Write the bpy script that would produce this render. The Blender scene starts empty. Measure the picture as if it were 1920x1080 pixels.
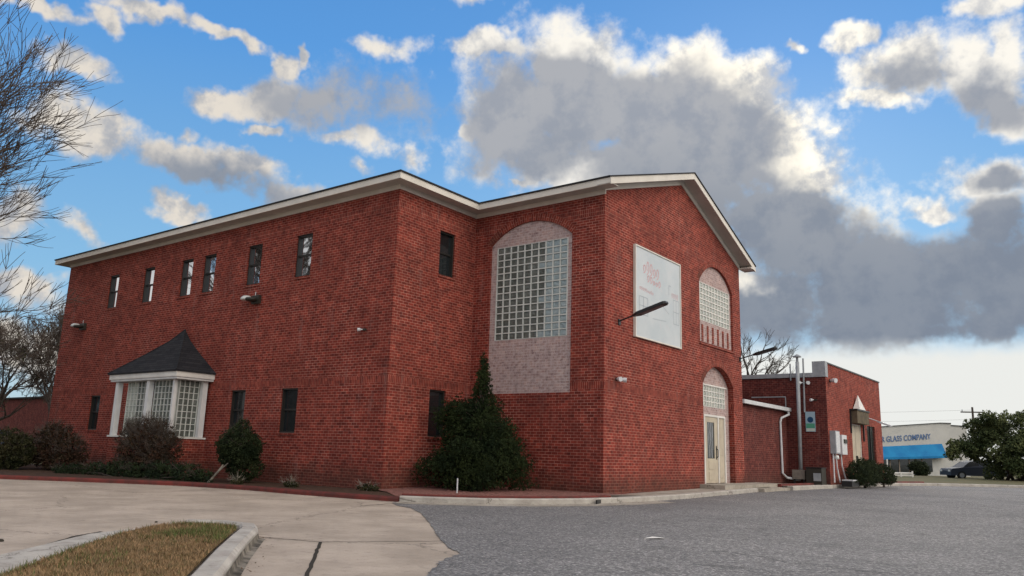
import bpy, bmesh, math, random
import numpy as np
from mathutils import Vector, Matrix
rad = math.radians
S = bpy.context.scene
COL = S.collection

# ------------------------------------------------------------- camera
cam = bpy.data.objects.new('camera', bpy.data.cameras.new('camera'))
COL.objects.link(cam)
cam.data.sensor_width = 36
cam.data.lens = 1482.6 / 1920 * 36
cam.data.clip_start = 0.1
cam.data.clip_end = 6000
RR = [[0.80088, 0.09854, -0.59066], [0.59805, -0.18167, 0.7806], [0.03038, 0.97841, 0.20443]]
cam.matrix_world = Matrix(((RR[0][0], RR[0][1], -RR[0][2], 0), (RR[1][0], RR[1][1], -RR[1][2], 0),
                           (RR[2][0], RR[2][1], -RR[2][2], 1.0), (0, 0, 0, 1)))
S.camera = cam
S.view_settings.view_transform = 'Standard'
S.view_settings.look = 'None'
S.view_settings.exposure = 0.0
S.view_settings.gamma = 1
S.render.engine = 'CYCLES'

# ------------------------------------------------------------- sun (behind the big cloud)
SUN_AZ, SUN_EL = -18.4, 20.9          # azimuth from +Y towards +X
sl = bpy.data.lights.new('sun', 'SUN')
sl.energy = 1.1
sl.angle = rad(28)
sl.color = (1.0, 0.93, 0.82)
so = bpy.data.objects.new('sun', sl)
COL.objects.link(so)
sd = Vector((math.sin(rad(SUN_AZ)) * math.cos(rad(SUN_EL)), math.cos(rad(SUN_AZ)) * math.cos(rad(SUN_EL)), math.sin(rad(SUN_EL))))
so.rotation_euler = sd.to_track_quat('Z', 'Y').to_euler()

# ------------------------------------------------------------- sky: Nishita blue + clouds placed by azimuth / elevation
# (azimuth, elevation, half width, half height, tilt, weight), degrees
COV= [(-32.38, 24.77, 4.95, 3.66, 178.4, 2.0), (-26.08, 23.53, 5.19, 3.46, 176.01, 2.0), (-20.64, 22.48, 4.19, 2.87, 173.49, 2.0), (-18.26, 16.14, 4.34, 2.92, 175.57, 1.6), (-32.85, 28.2, 5.23, 3.02, 172.25, 1.0), (-39.8, 28.41, 3.57, 1.06, -177.39, 1.0), (-37.55, 24.71, 5.6, 4.04, -178.66, 1.0), (-35.81, 21.78, 6.14, 3.0, -178.97, 1.0), (-27.68, 25.04, 6.48, 4.16, 176.63, 1.0), (-23.26, 26.24, 4.57, 2.63, 163.16, 1.0), (-19.62, 24.54, 3.64, 3.14, 158.01, 1.0), (-18.42, 21.59, 4.83, 3.38, 172.55, 1.0), (-16.33, 19.26, 3.45, 3.16, 146.94, 1.0), (-23.77, 20.49, 8.53, 4.78, 176.45, 1.0), (-31.7, 19.94, 8.88, 1.89, 179.88, 1.0), (-17.23, 14.99, 6.05, 4.72, 175.17, 1.0), (-13.23, 12.23, 6.02, 4.07, 164.87, 1.0), (-10.04, 11.16, 5.68, 3.28, 170.58, 1.0), (-5.48, 11.34, 5.21, 3.98, 175.24, 1.0), (-4.6, 14.89, 2.96, 2.6, 92.01, 1.0), (-4.97, 17.42, 3.23, 2.04, -175.27, 1.0), (-8.3, 15.83, 1.88, 0.88, 173.14, 1.0), (-19.18, 10.67, 5.36, 3.31, 178.72, 1.0), (-11.78, 8.98, 7.07, 1.82, 177.85, 1.0), (-5.68, 8.86, 4.31, 1.65, 176.97, 1.0), (-41.39, 22.88, 1.15, 0.74, -176.7, 1.0), (-9.37, 25.25, 3.97, 2.64, 175.71, 1.0), (-5.0, 23.79, 4.17, 2.73, 144.71, 1.0), (-3.1, 21.65, 1.93, 1.71, 107.99, 1.0), (-11.19, 23.37, 2.94, 0.83, 161.67, 1.0), (-12.63, 27.94, 1.43, 0.91, 167.35, 1.0), (-4.32, 27.6, 2.49, 1.09, 165.15, 1.0), (-2.35, 27.59, 1.8, 0.89, 163.26, 1.0), (-2.78, 24.91, 1.92, 1.69, 117.61, 1.0), (-59.53, 22.78, 3.36, 1.22, 179.0, 1.0), (-55.95, 23.73, 3.02, 1.92, -161.09, 1.0), (-56.44, 21.34, 1.85, 0.57, -171.26, 1.0), (-52.13, 23.92, 4.27, 2.15, -176.34, 0.45), (-46.76, 23.96, 4.03, 1.68, -178.87, 0.32), (-55.46, 26.27, 1.3, 1.1, -153.49, 1.0), (-54.42, 27.3, 0.89, 0.7, 91.85, 1.0), (-61.47, 18.4, 4.06, 1.27, 174.26, 1.0), (-57.96, 18.49, 3.91, 1.58, 178.66, 1.0), (-53.65, 17.7, 2.6, 0.81, 176.97, 0.8), (-61.47, 15.56, 1.15, 0.84, -169.33, 0.8), (-66.87, 19.28, 2.63, 2.02, 158.77, 1.0), (-69.09, 19.62, 1.82, 1.29, -162.16, 1.0), (-68.4, 23.32, 2.45, 1.11, 179.84, 1.0), (-71.27, 25.83, 3.4, 0.49, -173.37, 0.8), (-66.6, 26.39, 1.28, 0.78, 178.22, 0.8), (-63.34, 27.45, 3.93, 0.66, -178.05, 0.8), (-59.37, 27.46, 2.84, 0.58, 170.93, 0.8), (-47.47, 27.95, 2.25, 0.84, -173.93, 0.6), (-50.35, 21.51, 2.51, 0.66, 172.32, 0.55), (-48.29, 21.35, 1.35, 1.03, -172.92, 0.6), (-45.86, 20.9, 1.44, 0.89, -174.94, 0.6), (-48.89, 19.47, 1.16, 0.49, 161.99, 0.5), (-41.74, 31.45, 2.12, 0.75, -176.49, 0.6), (-16.01, 27.93, 0.6, 0.4, 168.85, 0.5), (-14.57, 22.33, 0.71, 0.42, 171.65, 0.5), (-61.82, 19.85, 0.89, 0.55, -167.91, 0.5), (-65.94, 12.85, 1.72, 0.6, 155.31, 0.5), (-68.78, 8.98, 3.16, 1.31, 175.33, 1.0), (-70.29, 13.57, 2.28, 1.98, 90.84, 1.0), (-36.14, 19.13, 2.43, 0.38, -178.64, 1.0), (-68.27, 5.23, 3.4, 1.97, -176.04, 1.0), (-60.74, 15.14, 2.04, 0.71, -171.64, 1.0)]
GRY= [(-29.71, 23.64, 9.35, 3.49, 178.64, 1.0), (-35.86, 23.64, 5.36, 4.26, -179.82, 1.0), (-32.62, 26.95, 3.74, 1.98, 171.74, 1.0), (-23.72, 23.05, 5.9, 3.07, 163.07, 1.0), (-24.17, 19.4, 7.38, 3.33, 167.91, 1.0), (-18.29, 15.41, 5.43, 3.09, 166.13, 1.0), (-13.25, 11.88, 7.0, 3.19, 168.02, 1.0), (-6.99, 10.95, 7.15, 3.19, 175.89, 1.0), (-4.4, 13.88, 2.59, 2.29, 168.08, 1.0), (-18.52, 9.18, 8.82, 2.2, 178.87, 1.0), (-10.23, 8.4, 9.37, 1.21, 177.8, 1.0), (-49.77, 24.02, 5.93, 1.81, -177.91, 0.6), (-57.86, 17.53, 4.61, 0.86, 177.95, 0.3), (-9.09, 24.55, 2.0, 0.98, 168.72, 0.4), (-4.52, 22.41, 2.42, 1.27, 167.07, 0.5), (-53.66, 23.71, 2.3, 1.28, -171.12, 0.4), (-4.67, 17.38, 1.77, 0.81, 170.82, 0.5), (-46.57, 24.16, 4.44, 1.82, -178.93, 0.8)]

W = bpy.data.worlds.new('World')
S.world = W
W.use_nodes = True
W.cycles.sampling_method = 'MANUAL'
W.cycles.sample_map_resolution = 512
wt = W.node_tree
wt.nodes.clear()


class NT:
    """small helper to write node trees as expressions"""
    def __init__(s, t):
        s.t = t

    def n(s, typ, **k):
        o = s.t.nodes.new(typ)
        for a, b in k.items():
            setattr(o, a, b)
        return o

    def put(s, sock, v):
        if isinstance(v, bpy.types.NodeSocket):
            s.t.links.new(v, sock)
        elif v is not None:
            try:
                sock.default_value = v
            except Exception:
                sock.default_value = (*v, 1)

    def m(s, op, a, b=None, c=None, clamp=False):
        o = s.n('ShaderNodeMath', operation=op, use_clamp=clamp)
        for i, v in enumerate((a, b, c)):
            if v is not None:
                s.put(o.inputs[i], v)
        return o.outputs[0]

    def vm(s, op, a, b=None, out=0):
        o = s.n('ShaderNodeVectorMath', operation=op)
        s.put(o.inputs[0], a)
        if b is not None:
            s.put(o.inputs[1], b)
        return o.outputs[out]

    def mr(s, v, a, b, c=0.0, d=1.0, smooth=True):
        o = s.n('ShaderNodeMapRange', interpolation_type='SMOOTHSTEP' if smooth else 'LINEAR')
        for i, x in enumerate((v, a, b, c, d)):
            s.put(o.inputs[i], x)
        return o.outputs[0]

    def mix(s, f, a, b, mode='MIX'):
        o = s.n('ShaderNodeMix', data_type='RGBA', blend_type=mode)
        s.put(o.inputs[0], f)
        s.put(o.inputs[6], a if isinstance(a, bpy.types.NodeSocket) else (*a[:3], 1))
        s.put(o.inputs[7], b if isinstance(b, bpy.types.NodeSocket) else (*b[:3], 1))
        return o.outputs[2]

    def noise(s, vec, scale, detail=4, rough=0.55, out=0, dim='3D'):
        o = s.n('ShaderNodeTexNoise', noise_dimensions=dim)
        if vec is not None:
            s.put(o.inputs['Vector'], vec)
        o.inputs['Scale'].default_value = scale
        o.inputs['Detail'].default_value = detail
        o.inputs['Roughness'].default_value = rough
        return o.outputs[out]

    def xyz(s, v):
        o = s.n('ShaderNodeSeparateXYZ')
        s.put(o.inputs[0], v)
        return o.outputs

    def cxyz(s, x=0., y=0., z=0.):
        o = s.n('ShaderNodeCombineXYZ')
        for i, v in enumerate((x, y, z)):
            s.put(o.inputs[i], v)
        return o.outputs[0]

    def ramp(s, v, stops):
        o = s.n('ShaderNodeValToRGB')
        e = o.color_ramp.elements
        while len(e) < len(stops):
            e.new(0.5)
        for i, (p, c) in enumerate(stops):
            e[i].position = p
            e[i].color = (*c[:3], 1)
        s.put(o.inputs[0], v)
        return o.outputs[0]


g = NT(wt)
dirv = g.n('ShaderNodeTexCoord').outputs['Generated']
dx, dy, dz = g.xyz(dirv)
az = g.m('MULTIPLY', g.m('ARCTAN2', dx, dy), 57.29578)
el = g.m('MULTIPLY', g.m('ARCSINE', dz), 57.29578)
chart = g.cxyz(az, el, 0.0)
wn = g.noise(dirv, 7.0, 2, 0.5, out=1)
wn2 = g.noise(dirv, 26.0, 3, 0.6, out=1)
warp = g.vm('ADD', g.vm('MULTIPLY', g.vm('SUBTRACT', wn, (.5, .5, .5)), (5.0, 4.0, 0)),
            g.vm('MULTIPLY', g.vm('SUBTRACT', wn2, (.5, .5, .5)), (3.2, 2.4, 0)))
chartw = g.vm('ADD', chart, warp)


def field(tab, vec):
    # the running maximum rides along in z, so the blobs are evaluated one after another
    vx, vy, _ = g.xyz(vec)
    acc = None
    for (x, y, a, b, r, w) in tab:
        mp = g.n('ShaderNodeMapping', vector_type='TEXTURE')
        g.put(mp.inputs[0], vec if acc is None else g.cxyz(vx, vy, acc))
        mp.inputs[1].default_value = (x, y, 0)
        mp.inputs[2].default_value = (0, 0, rad(r))
        mp.inputs[3].default_value = (a, b, 1e7)
        ln = g.vm('LENGTH', mp.outputs[0], out=1)
        v = g.m('MULTIPLY', g.m('SUBTRACT', 1.0, ln), w) if w != 1 else g.m('SUBTRACT', 1.0, ln)
        if acc is None:
            acc = v
        else:
            o = g.n('ShaderNodeMath', operation='SMOOTH_MAX')
            g.put(o.inputs[0], acc)
            g.put(o.inputs[1], v)
            o.inputs[2].default_value = 0.12
            acc = o.outputs[0]
    return acc


FA = field(COV, chartw)
FB = field(GRY, chartw)
nf = g.noise(dirv, 14.0, 5, 0.6)
nl = g.noise(dirv, 5.0, 3, 0.55)
nf2 = g.noise(dirv, 36.0, 4, 0.62)
# clouds of the part of the sky the photograph does not show
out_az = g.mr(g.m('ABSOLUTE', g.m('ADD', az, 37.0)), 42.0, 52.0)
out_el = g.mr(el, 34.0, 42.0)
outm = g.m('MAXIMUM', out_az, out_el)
gen = g.m('ADD', g.m('MULTIPLY', g.m('SUBTRACT', nl, 0.44), 5.0), g.m('MULTIPLY', g.m('SUBTRACT', outm, 1.0), 6.0))
FT0 = g.m('MAXIMUM', FA, gen)
amp = g.mr(FT0, 0.15, 0.75, 1.25, 0.45)
FT = g.m('ADD', FT0, g.m('MULTIPLY', g.m('SUBTRACT', nf, 0.5), amp))
FT = g.m('ADD', FT, g.m('MULTIPLY', g.m('SUBTRACT', nf2, 0.5), 0.8))
cov = g.mr(FT, -0.16, 0.50)
# the same billows sampled a little nearer the sun: lit where they thin out towards it
nfs = g.noise(g.vm('ADD', dirv, tuple(sd * 0.022)), 14.0, 5, 0.6)
relief = g.m('MULTIPLY', g.m('SUBTRACT', nf, nfs), 7.0)
sky = g.n('ShaderNodeTexSky', sky_type='NISHITA', sun_disc=False, sun_elevation=rad(SUN_EL), sun_rotation=rad(SUN_AZ))
sky.air_density = 1.0
sky.dust_density = 0.3
sky.ozone_density = 2.0
blue = g.mix(1.0, sky.outputs[0], (0.085, 0.1, 0.118), 'MULTIPLY')
# clear-air blue of the photograph, deeper upwards
grad = g.ramp(g.m('DIVIDE', el, 50.0), [(0.0, (0.52, 0.66, 0.74)), (0.22, (0.25, 0.52, 0.78)), (0.55, (0.095, 0.34, 0.77)), (1.0, (0.05, 0.2, 0.55))])
blue = g.mix(0.8, blue, grad)
# cloud shading
sunv = g.vm('DOT_PRODUCT', dirv, tuple(sd), out=1)
near = g.mr(sunv, 0.975, 0.999)
near2 = g.mr(sunv, 0.80, 0.99)
rel = g.mr(g.m('ADD', relief, g.m('MULTIPLY', g.m('SUBTRACT', nf2, .5), 1.2)), -0.95, 0.6)
lit = g.mix(near2, (0.78, 0.72, 0.64), (1.0, 0.96, 0.88))
lit = g.mix(near, lit, (1.25, 1.16, 0.98))
shad = g.mix(near2, (0.42, 0.44, 0.48), (0.60, 0.61, 0.63))
body = g.mix(rel, shad, lit)
gry = g.mr(g.m('ADD', g.m('ADD', FB, g.m('MULTIPLY', g.m('SUBTRACT', nf, 0.5), 0.75)), g.m('MULTIPLY', relief, -0.06)), -0.42, 0.16)
high = g.mr(g.m('ADD', el, g.m('MULTIPLY', g.m('SUBTRACT', nl, .5), 14.0)), 10.0, 27.0)
deep = g.mix(high, (0.20, 0.24, 0.31), (0.33, 0.36, 0.42))
deep = g.mix(g.m('MULTIPLY', rel, 0.26), deep, g.mix(high, (0.29, 0.33, 0.39), (0.60, 0.58, 0.56)))
body = g.mix(g.m('MULTIPLY', gry, 0.96), body, deep)
# unseen part of the sky, brightened on the right to light the gable wall
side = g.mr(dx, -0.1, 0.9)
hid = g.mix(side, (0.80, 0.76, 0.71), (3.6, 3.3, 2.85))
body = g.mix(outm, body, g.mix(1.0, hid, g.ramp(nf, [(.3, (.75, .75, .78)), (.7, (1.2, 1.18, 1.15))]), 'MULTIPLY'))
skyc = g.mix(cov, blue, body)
# bright strip of open sky low on the right
low = g.m('MULTIPLY', g.mr(g.m('ADD', el, g.m('MULTIPLY', g.m('SUBTRACT', wn2, .5), 1.6)), 8.3, 6.6), g.mr(az, -40.0, -30.0))
skyc = g.mix(low, skyc, (0.84, 0.85, 0.82))
skyc = g.mix(g.mr(el, 1.5, -1.5), skyc, (0.35, 0.34, 0.33))
bg = g.n('ShaderNodeBackground')
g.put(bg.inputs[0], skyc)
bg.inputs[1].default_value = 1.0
wo = g.n('ShaderNodeOutputWorld')
wt.links.new(bg.outputs[0], wo.inputs[0])


# ------------------------------------------------------------- materials
def mat(name, base=(.5, .5, .5), rough=.8, spec=.3, fn=None, metal=0):
    m = bpy.data.materials.new(name)
    m.use_nodes = True
    t = NT(m.node_tree)
    p = m.node_tree.nodes['Principled BSDF']
    p.inputs['Base Color'].default_value = (*base, 1)
    p.inputs['Roughness'].default_value = rough
    p.inputs['Specular IOR Level'].default_value = spec
    p.inputs['Metallic'].default_value = metal
    if fn:
        fn(t, p)
    return m


def bump(t, p, h, strength=.3, dist=.01):
    b = t.n('ShaderNodeBump')
    b.inputs['Strength'].default_value = strength
    b.inputs['Distance'].default_value = dist
    t.put(b.inputs['Height'], h)
    t.put(p.inputs['Normal'], b.outputs[0])


def mottled(name, c1, c2, scale=3., rough=.85, b=.2, spec=.2, detail=6, bs=60.):
    def fn(t, p):
        ob = t.n('ShaderNodeTexCoord').outputs['Object']
        n1 = t.noise(ob, scale, detail, .6)
        t.put(p.inputs['Base Color'], t.mix(t.mr(n1, .3, .7), c1, c2))
        if b:
            bump(t, p, t.noise(ob, bs, 3, .6), b)
    return mat(name, c1, rough, spec, fn)


def brick_mat(name, c1, c2, mortar, stain=0.35, bands=True, white=0.0, msize=.012):
    def fn(t, p):
        uv = t.n('ShaderNodeUVMap').outputs[0]
        x, y, _ = t.xyz(uv)

        def br(vec, w, h, off):
            b = t.n('ShaderNodeTexBrick')
            b.offset = off
            t.put(b.inputs['Vector'], vec)
            b.inputs['Color1'].default_value = (*c1, 1)
            b.inputs['Color2'].default_value = (*c2, 1)
            b.inputs['Mortar'].default_value = (*mortar, 1)
            b.inputs['Scale'].default_value = 1
            b.inputs['Brick Width'].default_value = w
            b.inputs['Row Height'].default_value = h
            b.inputs['Mortar Size'].default_value = msize / 2
            b.inputs['Mortar Smooth'].default_value = .3
            b.inputs['Bias'].default_value = -.1
            return b
        b1 = br(uv, .2032, .0765, .5)
        colr, fac = b1.outputs[0], b1.outputs[1]
        em = t.m('MULTIPLY', fac, t.mr(t.noise(uv, .75, 4, .6), .48, .68))
        colr = t.mix(t.m('MULTIPLY', em, .55), colr, (min(mortar[0] * 1.5, .8), mortar[1] * 1.75, mortar[2] * 1.8))
        if bands:
            # two soldier courses run round the building
            inb = t.m('ADD', t.m('MULTIPLY', t.m('GREATER_THAN', y, 2.732), t.m('LESS_THAN', y, 2.935)),
                      t.m('MULTIPLY', t.m('GREATER_THAN', y, 7.52), t.m('LESS_THAN', y, 7.723)))
            b2 = br(t.cxyz(x, t.m('SUBTRACT', y, 2.732), 0.0), .0677, .2032, 0)
            colr = t.mix(inb, colr, b2.outputs[0])
            mm = t.n('ShaderNodeMix', data_type='FLOAT')
            t.put(mm.inputs[0], inb)
            t.put(mm.inputs[2], fac)
            t.put(mm.inputs[3], b2.outputs[1])
            fac = mm.outputs[0]
        # each brick a little different, and large soft weathering
        cell = t.cxyz(t.m('FLOOR', t.m('DIVIDE', x, .1016)), t.m('FLOOR', t.m('DIVIDE', y, .0765)), 0.0)
        wnn = t.n('ShaderNodeTexWhiteNoise', noise_dimensions='2D')
        t.put(wnn.inputs[0], cell)
        colr = t.mix(1.0, colr, t.ramp(wnn.outputs[0], [(0, (.72, .72, .75)), (.55, (1, 1, 1)), (1, (1.22, 1.2, 1.16))]), 'MULTIPLY')
        big = t.noise(uv, .55, 5, .6)
        colr = t.mix(t.m('MULTIPLY', t.mr(big, .42, .75), stain), colr, (c1[0] * .35, c1[1] * .5, c1[2] * .55))
        mid = t.noise(uv, 2.3, 5, .65)
        colr = t.mix(1.0, colr, t.ramp(mid, [(.3, (.74, .72, .74)), (.7, (1.22, 1.2, 1.15))]), 'MULTIPLY')
        lowd = t.m('MULTIPLY', t.mr(t.m('SUBTRACT', y, t.m('MULTIPLY', t.noise(uv, 1.7, 4, .6), .9)), .35, -.35), stain * 1.6, clamp=True)
        colr = t.mix(lowd, colr, (.055, .034, .026))
        st = t.noise(t.cxyz(t.m('MULTIPLY', x, 2.2), t.m('MULTIPLY', y, .35), 0.0), 1.6, 4, .6)
        colr = t.mix(t.m('MULTIPLY', t.mr(st, .56, .74), stain * .6), colr, (.30, .2, .18))
        if white:
            wv = t.noise(uv, 9, 5, .7)
            colr = t.mix(t.mr(wv, .30, .66, .05, .85), colr, (white, white * .80, white * .77))
        t.put(p.inputs['Base Color'], colr)
        h = t.m('ADD', t.m('MULTIPLY', t.m('SUBTRACT', 1.0, fac), 1.0), t.m('MULTIPLY', t.noise(uv, 90, 3, .6), .35))
        bump(t, p, h, .55, .006)
    return mat(name, c1, .9, .15, fn)


M = {}
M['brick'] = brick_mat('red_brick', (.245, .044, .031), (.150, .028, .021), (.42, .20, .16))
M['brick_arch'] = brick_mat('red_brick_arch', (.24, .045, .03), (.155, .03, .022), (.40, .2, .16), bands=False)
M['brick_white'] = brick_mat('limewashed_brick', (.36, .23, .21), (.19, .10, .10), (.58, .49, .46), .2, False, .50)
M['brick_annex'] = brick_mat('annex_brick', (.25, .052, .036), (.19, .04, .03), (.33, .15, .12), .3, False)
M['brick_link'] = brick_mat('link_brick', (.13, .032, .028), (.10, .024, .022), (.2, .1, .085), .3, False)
M['trim'] = mottled('cream_trim_paint', (.70, .66, .60), (.60, .56, .50), 1.2, .55, .05)
M['soffit'] = mottled('soffit_paint_shaded', (.50, .47, .43), (.42, .40, .36), 1.5, .7, .05)  # pale trim paint darkened, the shade under the eaves put into its colour
M['shingle'] = mottled('dark_shingles', (.022, .022, .026), (.045, .043, .045), 9, .9, .5)


def bay_shingle(t, p):
    ob = t.n('ShaderNodeTexCoord').outputs['Object']
    x, y, z = t.xyz(ob)
    b = t.n('ShaderNodeTexBrick')
    t.put(b.inputs['Vector'], t.cxyz(t.m('ADD', x, y), z, 0.0))
    b.inputs['Color1'].default_value = (.018, .019, .023, 1)
    b.inputs['Color2'].default_value = (.034, .034, .038, 1)
    b.inputs['Mortar'].default_value = (.008, .008, .01, 1)
    b.inputs['Scale'].default_value = 1
    b.inputs['Brick Width'].default_value = .3
    b.inputs['Row Height'].default_value = .085
    b.inputs['Mortar Size'].default_value = .006
    t.put(p.inputs['Base Color'], b.outputs[0])
    bump(t, p, t.noise(ob, 60, 3), .4)


M['bay_shingle'] = mat('black_asphalt_shingles', (.02, .02, .025), .9, .2, bay_shingle)
M['white'] = mottled('white_paint', (.74, .72, .68), (.62, .60, .57), 2.2, .5, .05)
M['column'] = mottled('white_column_paint', (.70, .70, .70), (.60, .60, .60), 2.5, .5, .04)
M['dark_frame'] = mat('dark_bronze_frame', (.022, .02, .018), .45, .4)
M['mortar'] = mottled('glass_block_mortar', (.62, .63, .60), (.50, .52, .49), 5, .85, .1)


def block_glass(name, c1, c2, rough=.08, gloss=.5):
    def fn(t, p):
        ob = t.n('ShaderNodeTexCoord').outputs['Object']
        n1 = t.noise(ob, 3.2, 3, .6)
        t.put(p.inputs['Base Color'], t.mix(t.mr(n1, .35, .65), c1, c2))
        bump(t, p, t.noise(ob, 14, 2, .5), .7, .05)
        p.inputs['IOR'].default_value = 1.55
    return mat(name, c1, rough, gloss, fn)


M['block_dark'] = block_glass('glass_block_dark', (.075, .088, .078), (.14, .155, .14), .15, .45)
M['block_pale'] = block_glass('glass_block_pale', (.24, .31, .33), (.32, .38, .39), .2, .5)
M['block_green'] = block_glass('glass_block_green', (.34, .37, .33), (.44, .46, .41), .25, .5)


def win_glass(name, fac, tint=(.72, .76, .82)):
    m = bpy.data.materials.new(name)
    m.use_nodes = True
    t = NT(m.node_tree)
    nt = m.node_tree
    p = nt.nodes['Principled BSDF']
    p.inputs['Base Color'].default_value = (.012, .016, .018, 1)
    p.inputs['Roughness'].default_value = .1
    gl = t.n('ShaderNodeBsdfGlossy')
    gl.inputs['Color'].default_value = (*tint, 1)
    gl.inputs['Roughness'].default_value = .03
    ob = t.n('ShaderNodeTexCoord').outputs['Object']
    b = t.n('ShaderNodeBump')
    b.inputs['Strength'].default_value = .12
    b.inputs['Distance'].default_value = .02
    t.put(b.inputs['Height'], t.noise(ob, 1.5, 2))
    t.put(gl.inputs['Normal'], b.outputs[0])
    mx = t.n('ShaderNodeMixShader')
    mx.inputs[0].default_value = fac
    nt.links.new(p.outputs[0], mx.inputs[1])
    nt.links.new(gl.outputs[0], mx.inputs[2])
    nt.links.new(mx.outputs[0], nt.nodes['Material Output'].inputs[0])
    return m


M['glass_hi'] = win_glass('upper_window_glass', .75, (.86, .92, 1.0))
M['car_glass'] = mat('dark_car_glass', (.02, .024, .03), .25, .3)
M['glass_lo'] = win_glass('lower_window_glass', .05)
M['metal_gray'] = mottled('galvanised_gray', (.34, .36, .38), (.26, .28, .30), 4, .55, .05, .4)
M['metal_white'] = mottled('white_metal', (.62, .63, .65), (.52, .53, .55), 4, .45, .03, .4)
M['black'] = mat('black_metal', (.014, .014, .015), .45, .4)
M['dark_body'] = mat('dark_bronze_fixture', (.03, .028, .022), .5, .4)
M['lens'] = mat('milky_lens', (.62, .64, .62), .3, .5)


def concrete(name, c1, c2, c3=(.16, .14, .12), sc=.9):
    def fn(t, p):
        ob = t.n('ShaderNodeTexCoord').outputs['Object']
        n1 = t.noise(ob, sc, 6, .62)
        n2 = t.noise(ob, 7, 5, .65)
        n3 = t.noise(ob, 120, 3, .6)
        c = t.mix(t.mr(n1, .32, .68), c1, c2)
        c = t.mix(t.m('MULTIPLY', t.mr(n2, .52, .76), .5), c, c3)
        c = t.mix(1.0, c, t.ramp(n3, [(0.25, (.8, .8, .8)), (.75, (1.15, 1.15, 1.15))]), 'MULTIPLY')
        x, y, z = t.xyz(ob)
        cr = t.n('ShaderNodeTexVoronoi', feature='DISTANCE_TO_EDGE')
        t.put(cr.inputs['Vector'], t.vm('ADD', ob, t.vm('MULTIPLY', t.noise(ob, 2.0, 5, .7, out=1), (.9, .9, 0))))
        cr.inputs['Scale'].default_value = .23
        c = t.mix(t.m('MULTIPLY', t.mr(cr.outputs[0], .006, .0), .6), c, (.07, .06, .05))
        t.put(p.inputs['Base Color'], c)
        bump(t, p, t.m('ADD', n3, t.m('MULTIPLY', n2, 1.2)), .35, .006)
    return mat(name, c1, .9, .2, fn)


M['drive'] = concrete('tan_concrete', (.46, .385, .32), (.33, .275, .225))
M['curbcon'] = concrete('pale_concrete', (.46, .43, .39), (.34, .31, .28), (.10, .09, .07), 2.2)
M['walk'] = concrete('sidewalk_concrete', (.40, .36, .31), (.28, .25, .21), (.1, .09, .07), 1.6)


def asphalt(t, p):
    ob = t.n('ShaderNodeTexCoord').outputs['Object']
    n1 = t.noise(ob, .35, 5, .6)
    v = t.n('ShaderNodeTexVoronoi')
    t.put(v.inputs['Vector'], ob)
    v.inputs['Scale'].default_value = 44
    n2 = t.noise(ob, 11, 6, .8)
    c = t.mix(t.mr(n1, .3, .7), (.172, .168, .170), (.222, .216, .215))
    stone = t.ramp(t.xyz(v.outputs['Color'])[0], [(0, (.45, .45, .46)), (.5, (.9, .9, .9)), (.85, (1.25, 1.24, 1.22)), (1, (2.2, 2.15, 2.1))])
    c = t.mix(1.0, c, stone, 'MULTIPLY')
    c = t.mix(t.mr(n2, .50, .72), c, (.06, .06, .064))
    st = t.noise(ob, 1.1, 4, .5)
    c = t.mix(t.m('MULTIPLY', t.mr(st, .6, .72), .35), c, (.07, .07, .07))
    cr = t.n('ShaderNodeTexVoronoi', feature='DISTANCE_TO_EDGE')
    t.put(cr.inputs['Vector'], t.vm('ADD', ob, t.vm('MULTIPLY', t.noise(ob, 1.3, 6, .7, out=1), (1.6, 1.6, 0))))
    cr.inputs['Scale'].default_value = .16
    c = t.mix(t.m('MULTIPLY', t.mr(cr.outputs[0], .004, .0), .55), c, (.035, .035, .038))
    pt = t.noise(ob, .13, 3, .5)
    c = t.mix(t.m('MULTIPLY', t.mr(pt, .54, .58), .22), c, (.10, .10, .105))
    t.put(p.inputs['Base Color'], c)
    bump(t, p, t.m('ADD', t.m('MULTIPLY', v.outputs[0], -1.0), n2), .8, .012)


M['asphalt'] = mat('aged_asphalt', (.16, .16, .16), .85, .3, asphalt)
M['redpaint'] = mottled('red_curb_paint', (.17, .036, .03), (.085, .032, .028), 3.5, .75, .2)
M['soil'] = mottled('dark_mulch', (.045, .028, .02), (.09, .055, .04), 9, .95, .8, .1, 6, 40)
M['chips'] = mottled('brick_chip_mulch', (.32, .15, .13), (.09, .05, .04), 16, .95, .9, .1, 6, 50)
M['drygrass'] = mottled('dry_grass_ground', (.20, .12, .055), (.11, .095, .035), 5, .95, .6, .1)
M['verge'] = mottled('far_verge', (.14, .11, .06), (.07, .08, .035), .6, .95, .3, .1)
M['bark'] = mottled('grey_brown_bark', (.055, .042, .036), (.10, .082, .07), 6, .95, .5)
M['bark_pale'] = mottled('pale_bark', (.26, .24, .2), (.15, .13, .11), 10, .9, .3)
M['joint'] = mat('dirty_joint', (.045, .04, .034), .95, .1)
M['dirt_stain'] = mottled('mildew_on_concrete', (.045, .04, .034), (.27, .24, .20), 5, .95, .5)


def leafm(name, c1, c2, sc=3.0, trans=.2):
    def fn(t, p):
        ob = t.n('ShaderNodeTexCoord').outputs['Object']
        n1 = t.noise(ob, sc, 4, .6)
        gi = t.n('ShaderNodeNewGeometry').outputs['Random Per Island']
        c = t.mix(t.mr(n1, .35, .65), c1, c2)
        c = t.mix(1.0, c, t.ramp(gi, [(0, (.6, .65, .6)), (1, (1.5, 1.45, 1.3))]), 'MULTIPLY')
        t.put(p.inputs['Base Color'], c)
    return mat(name, c1, .75, .15, fn)


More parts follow.
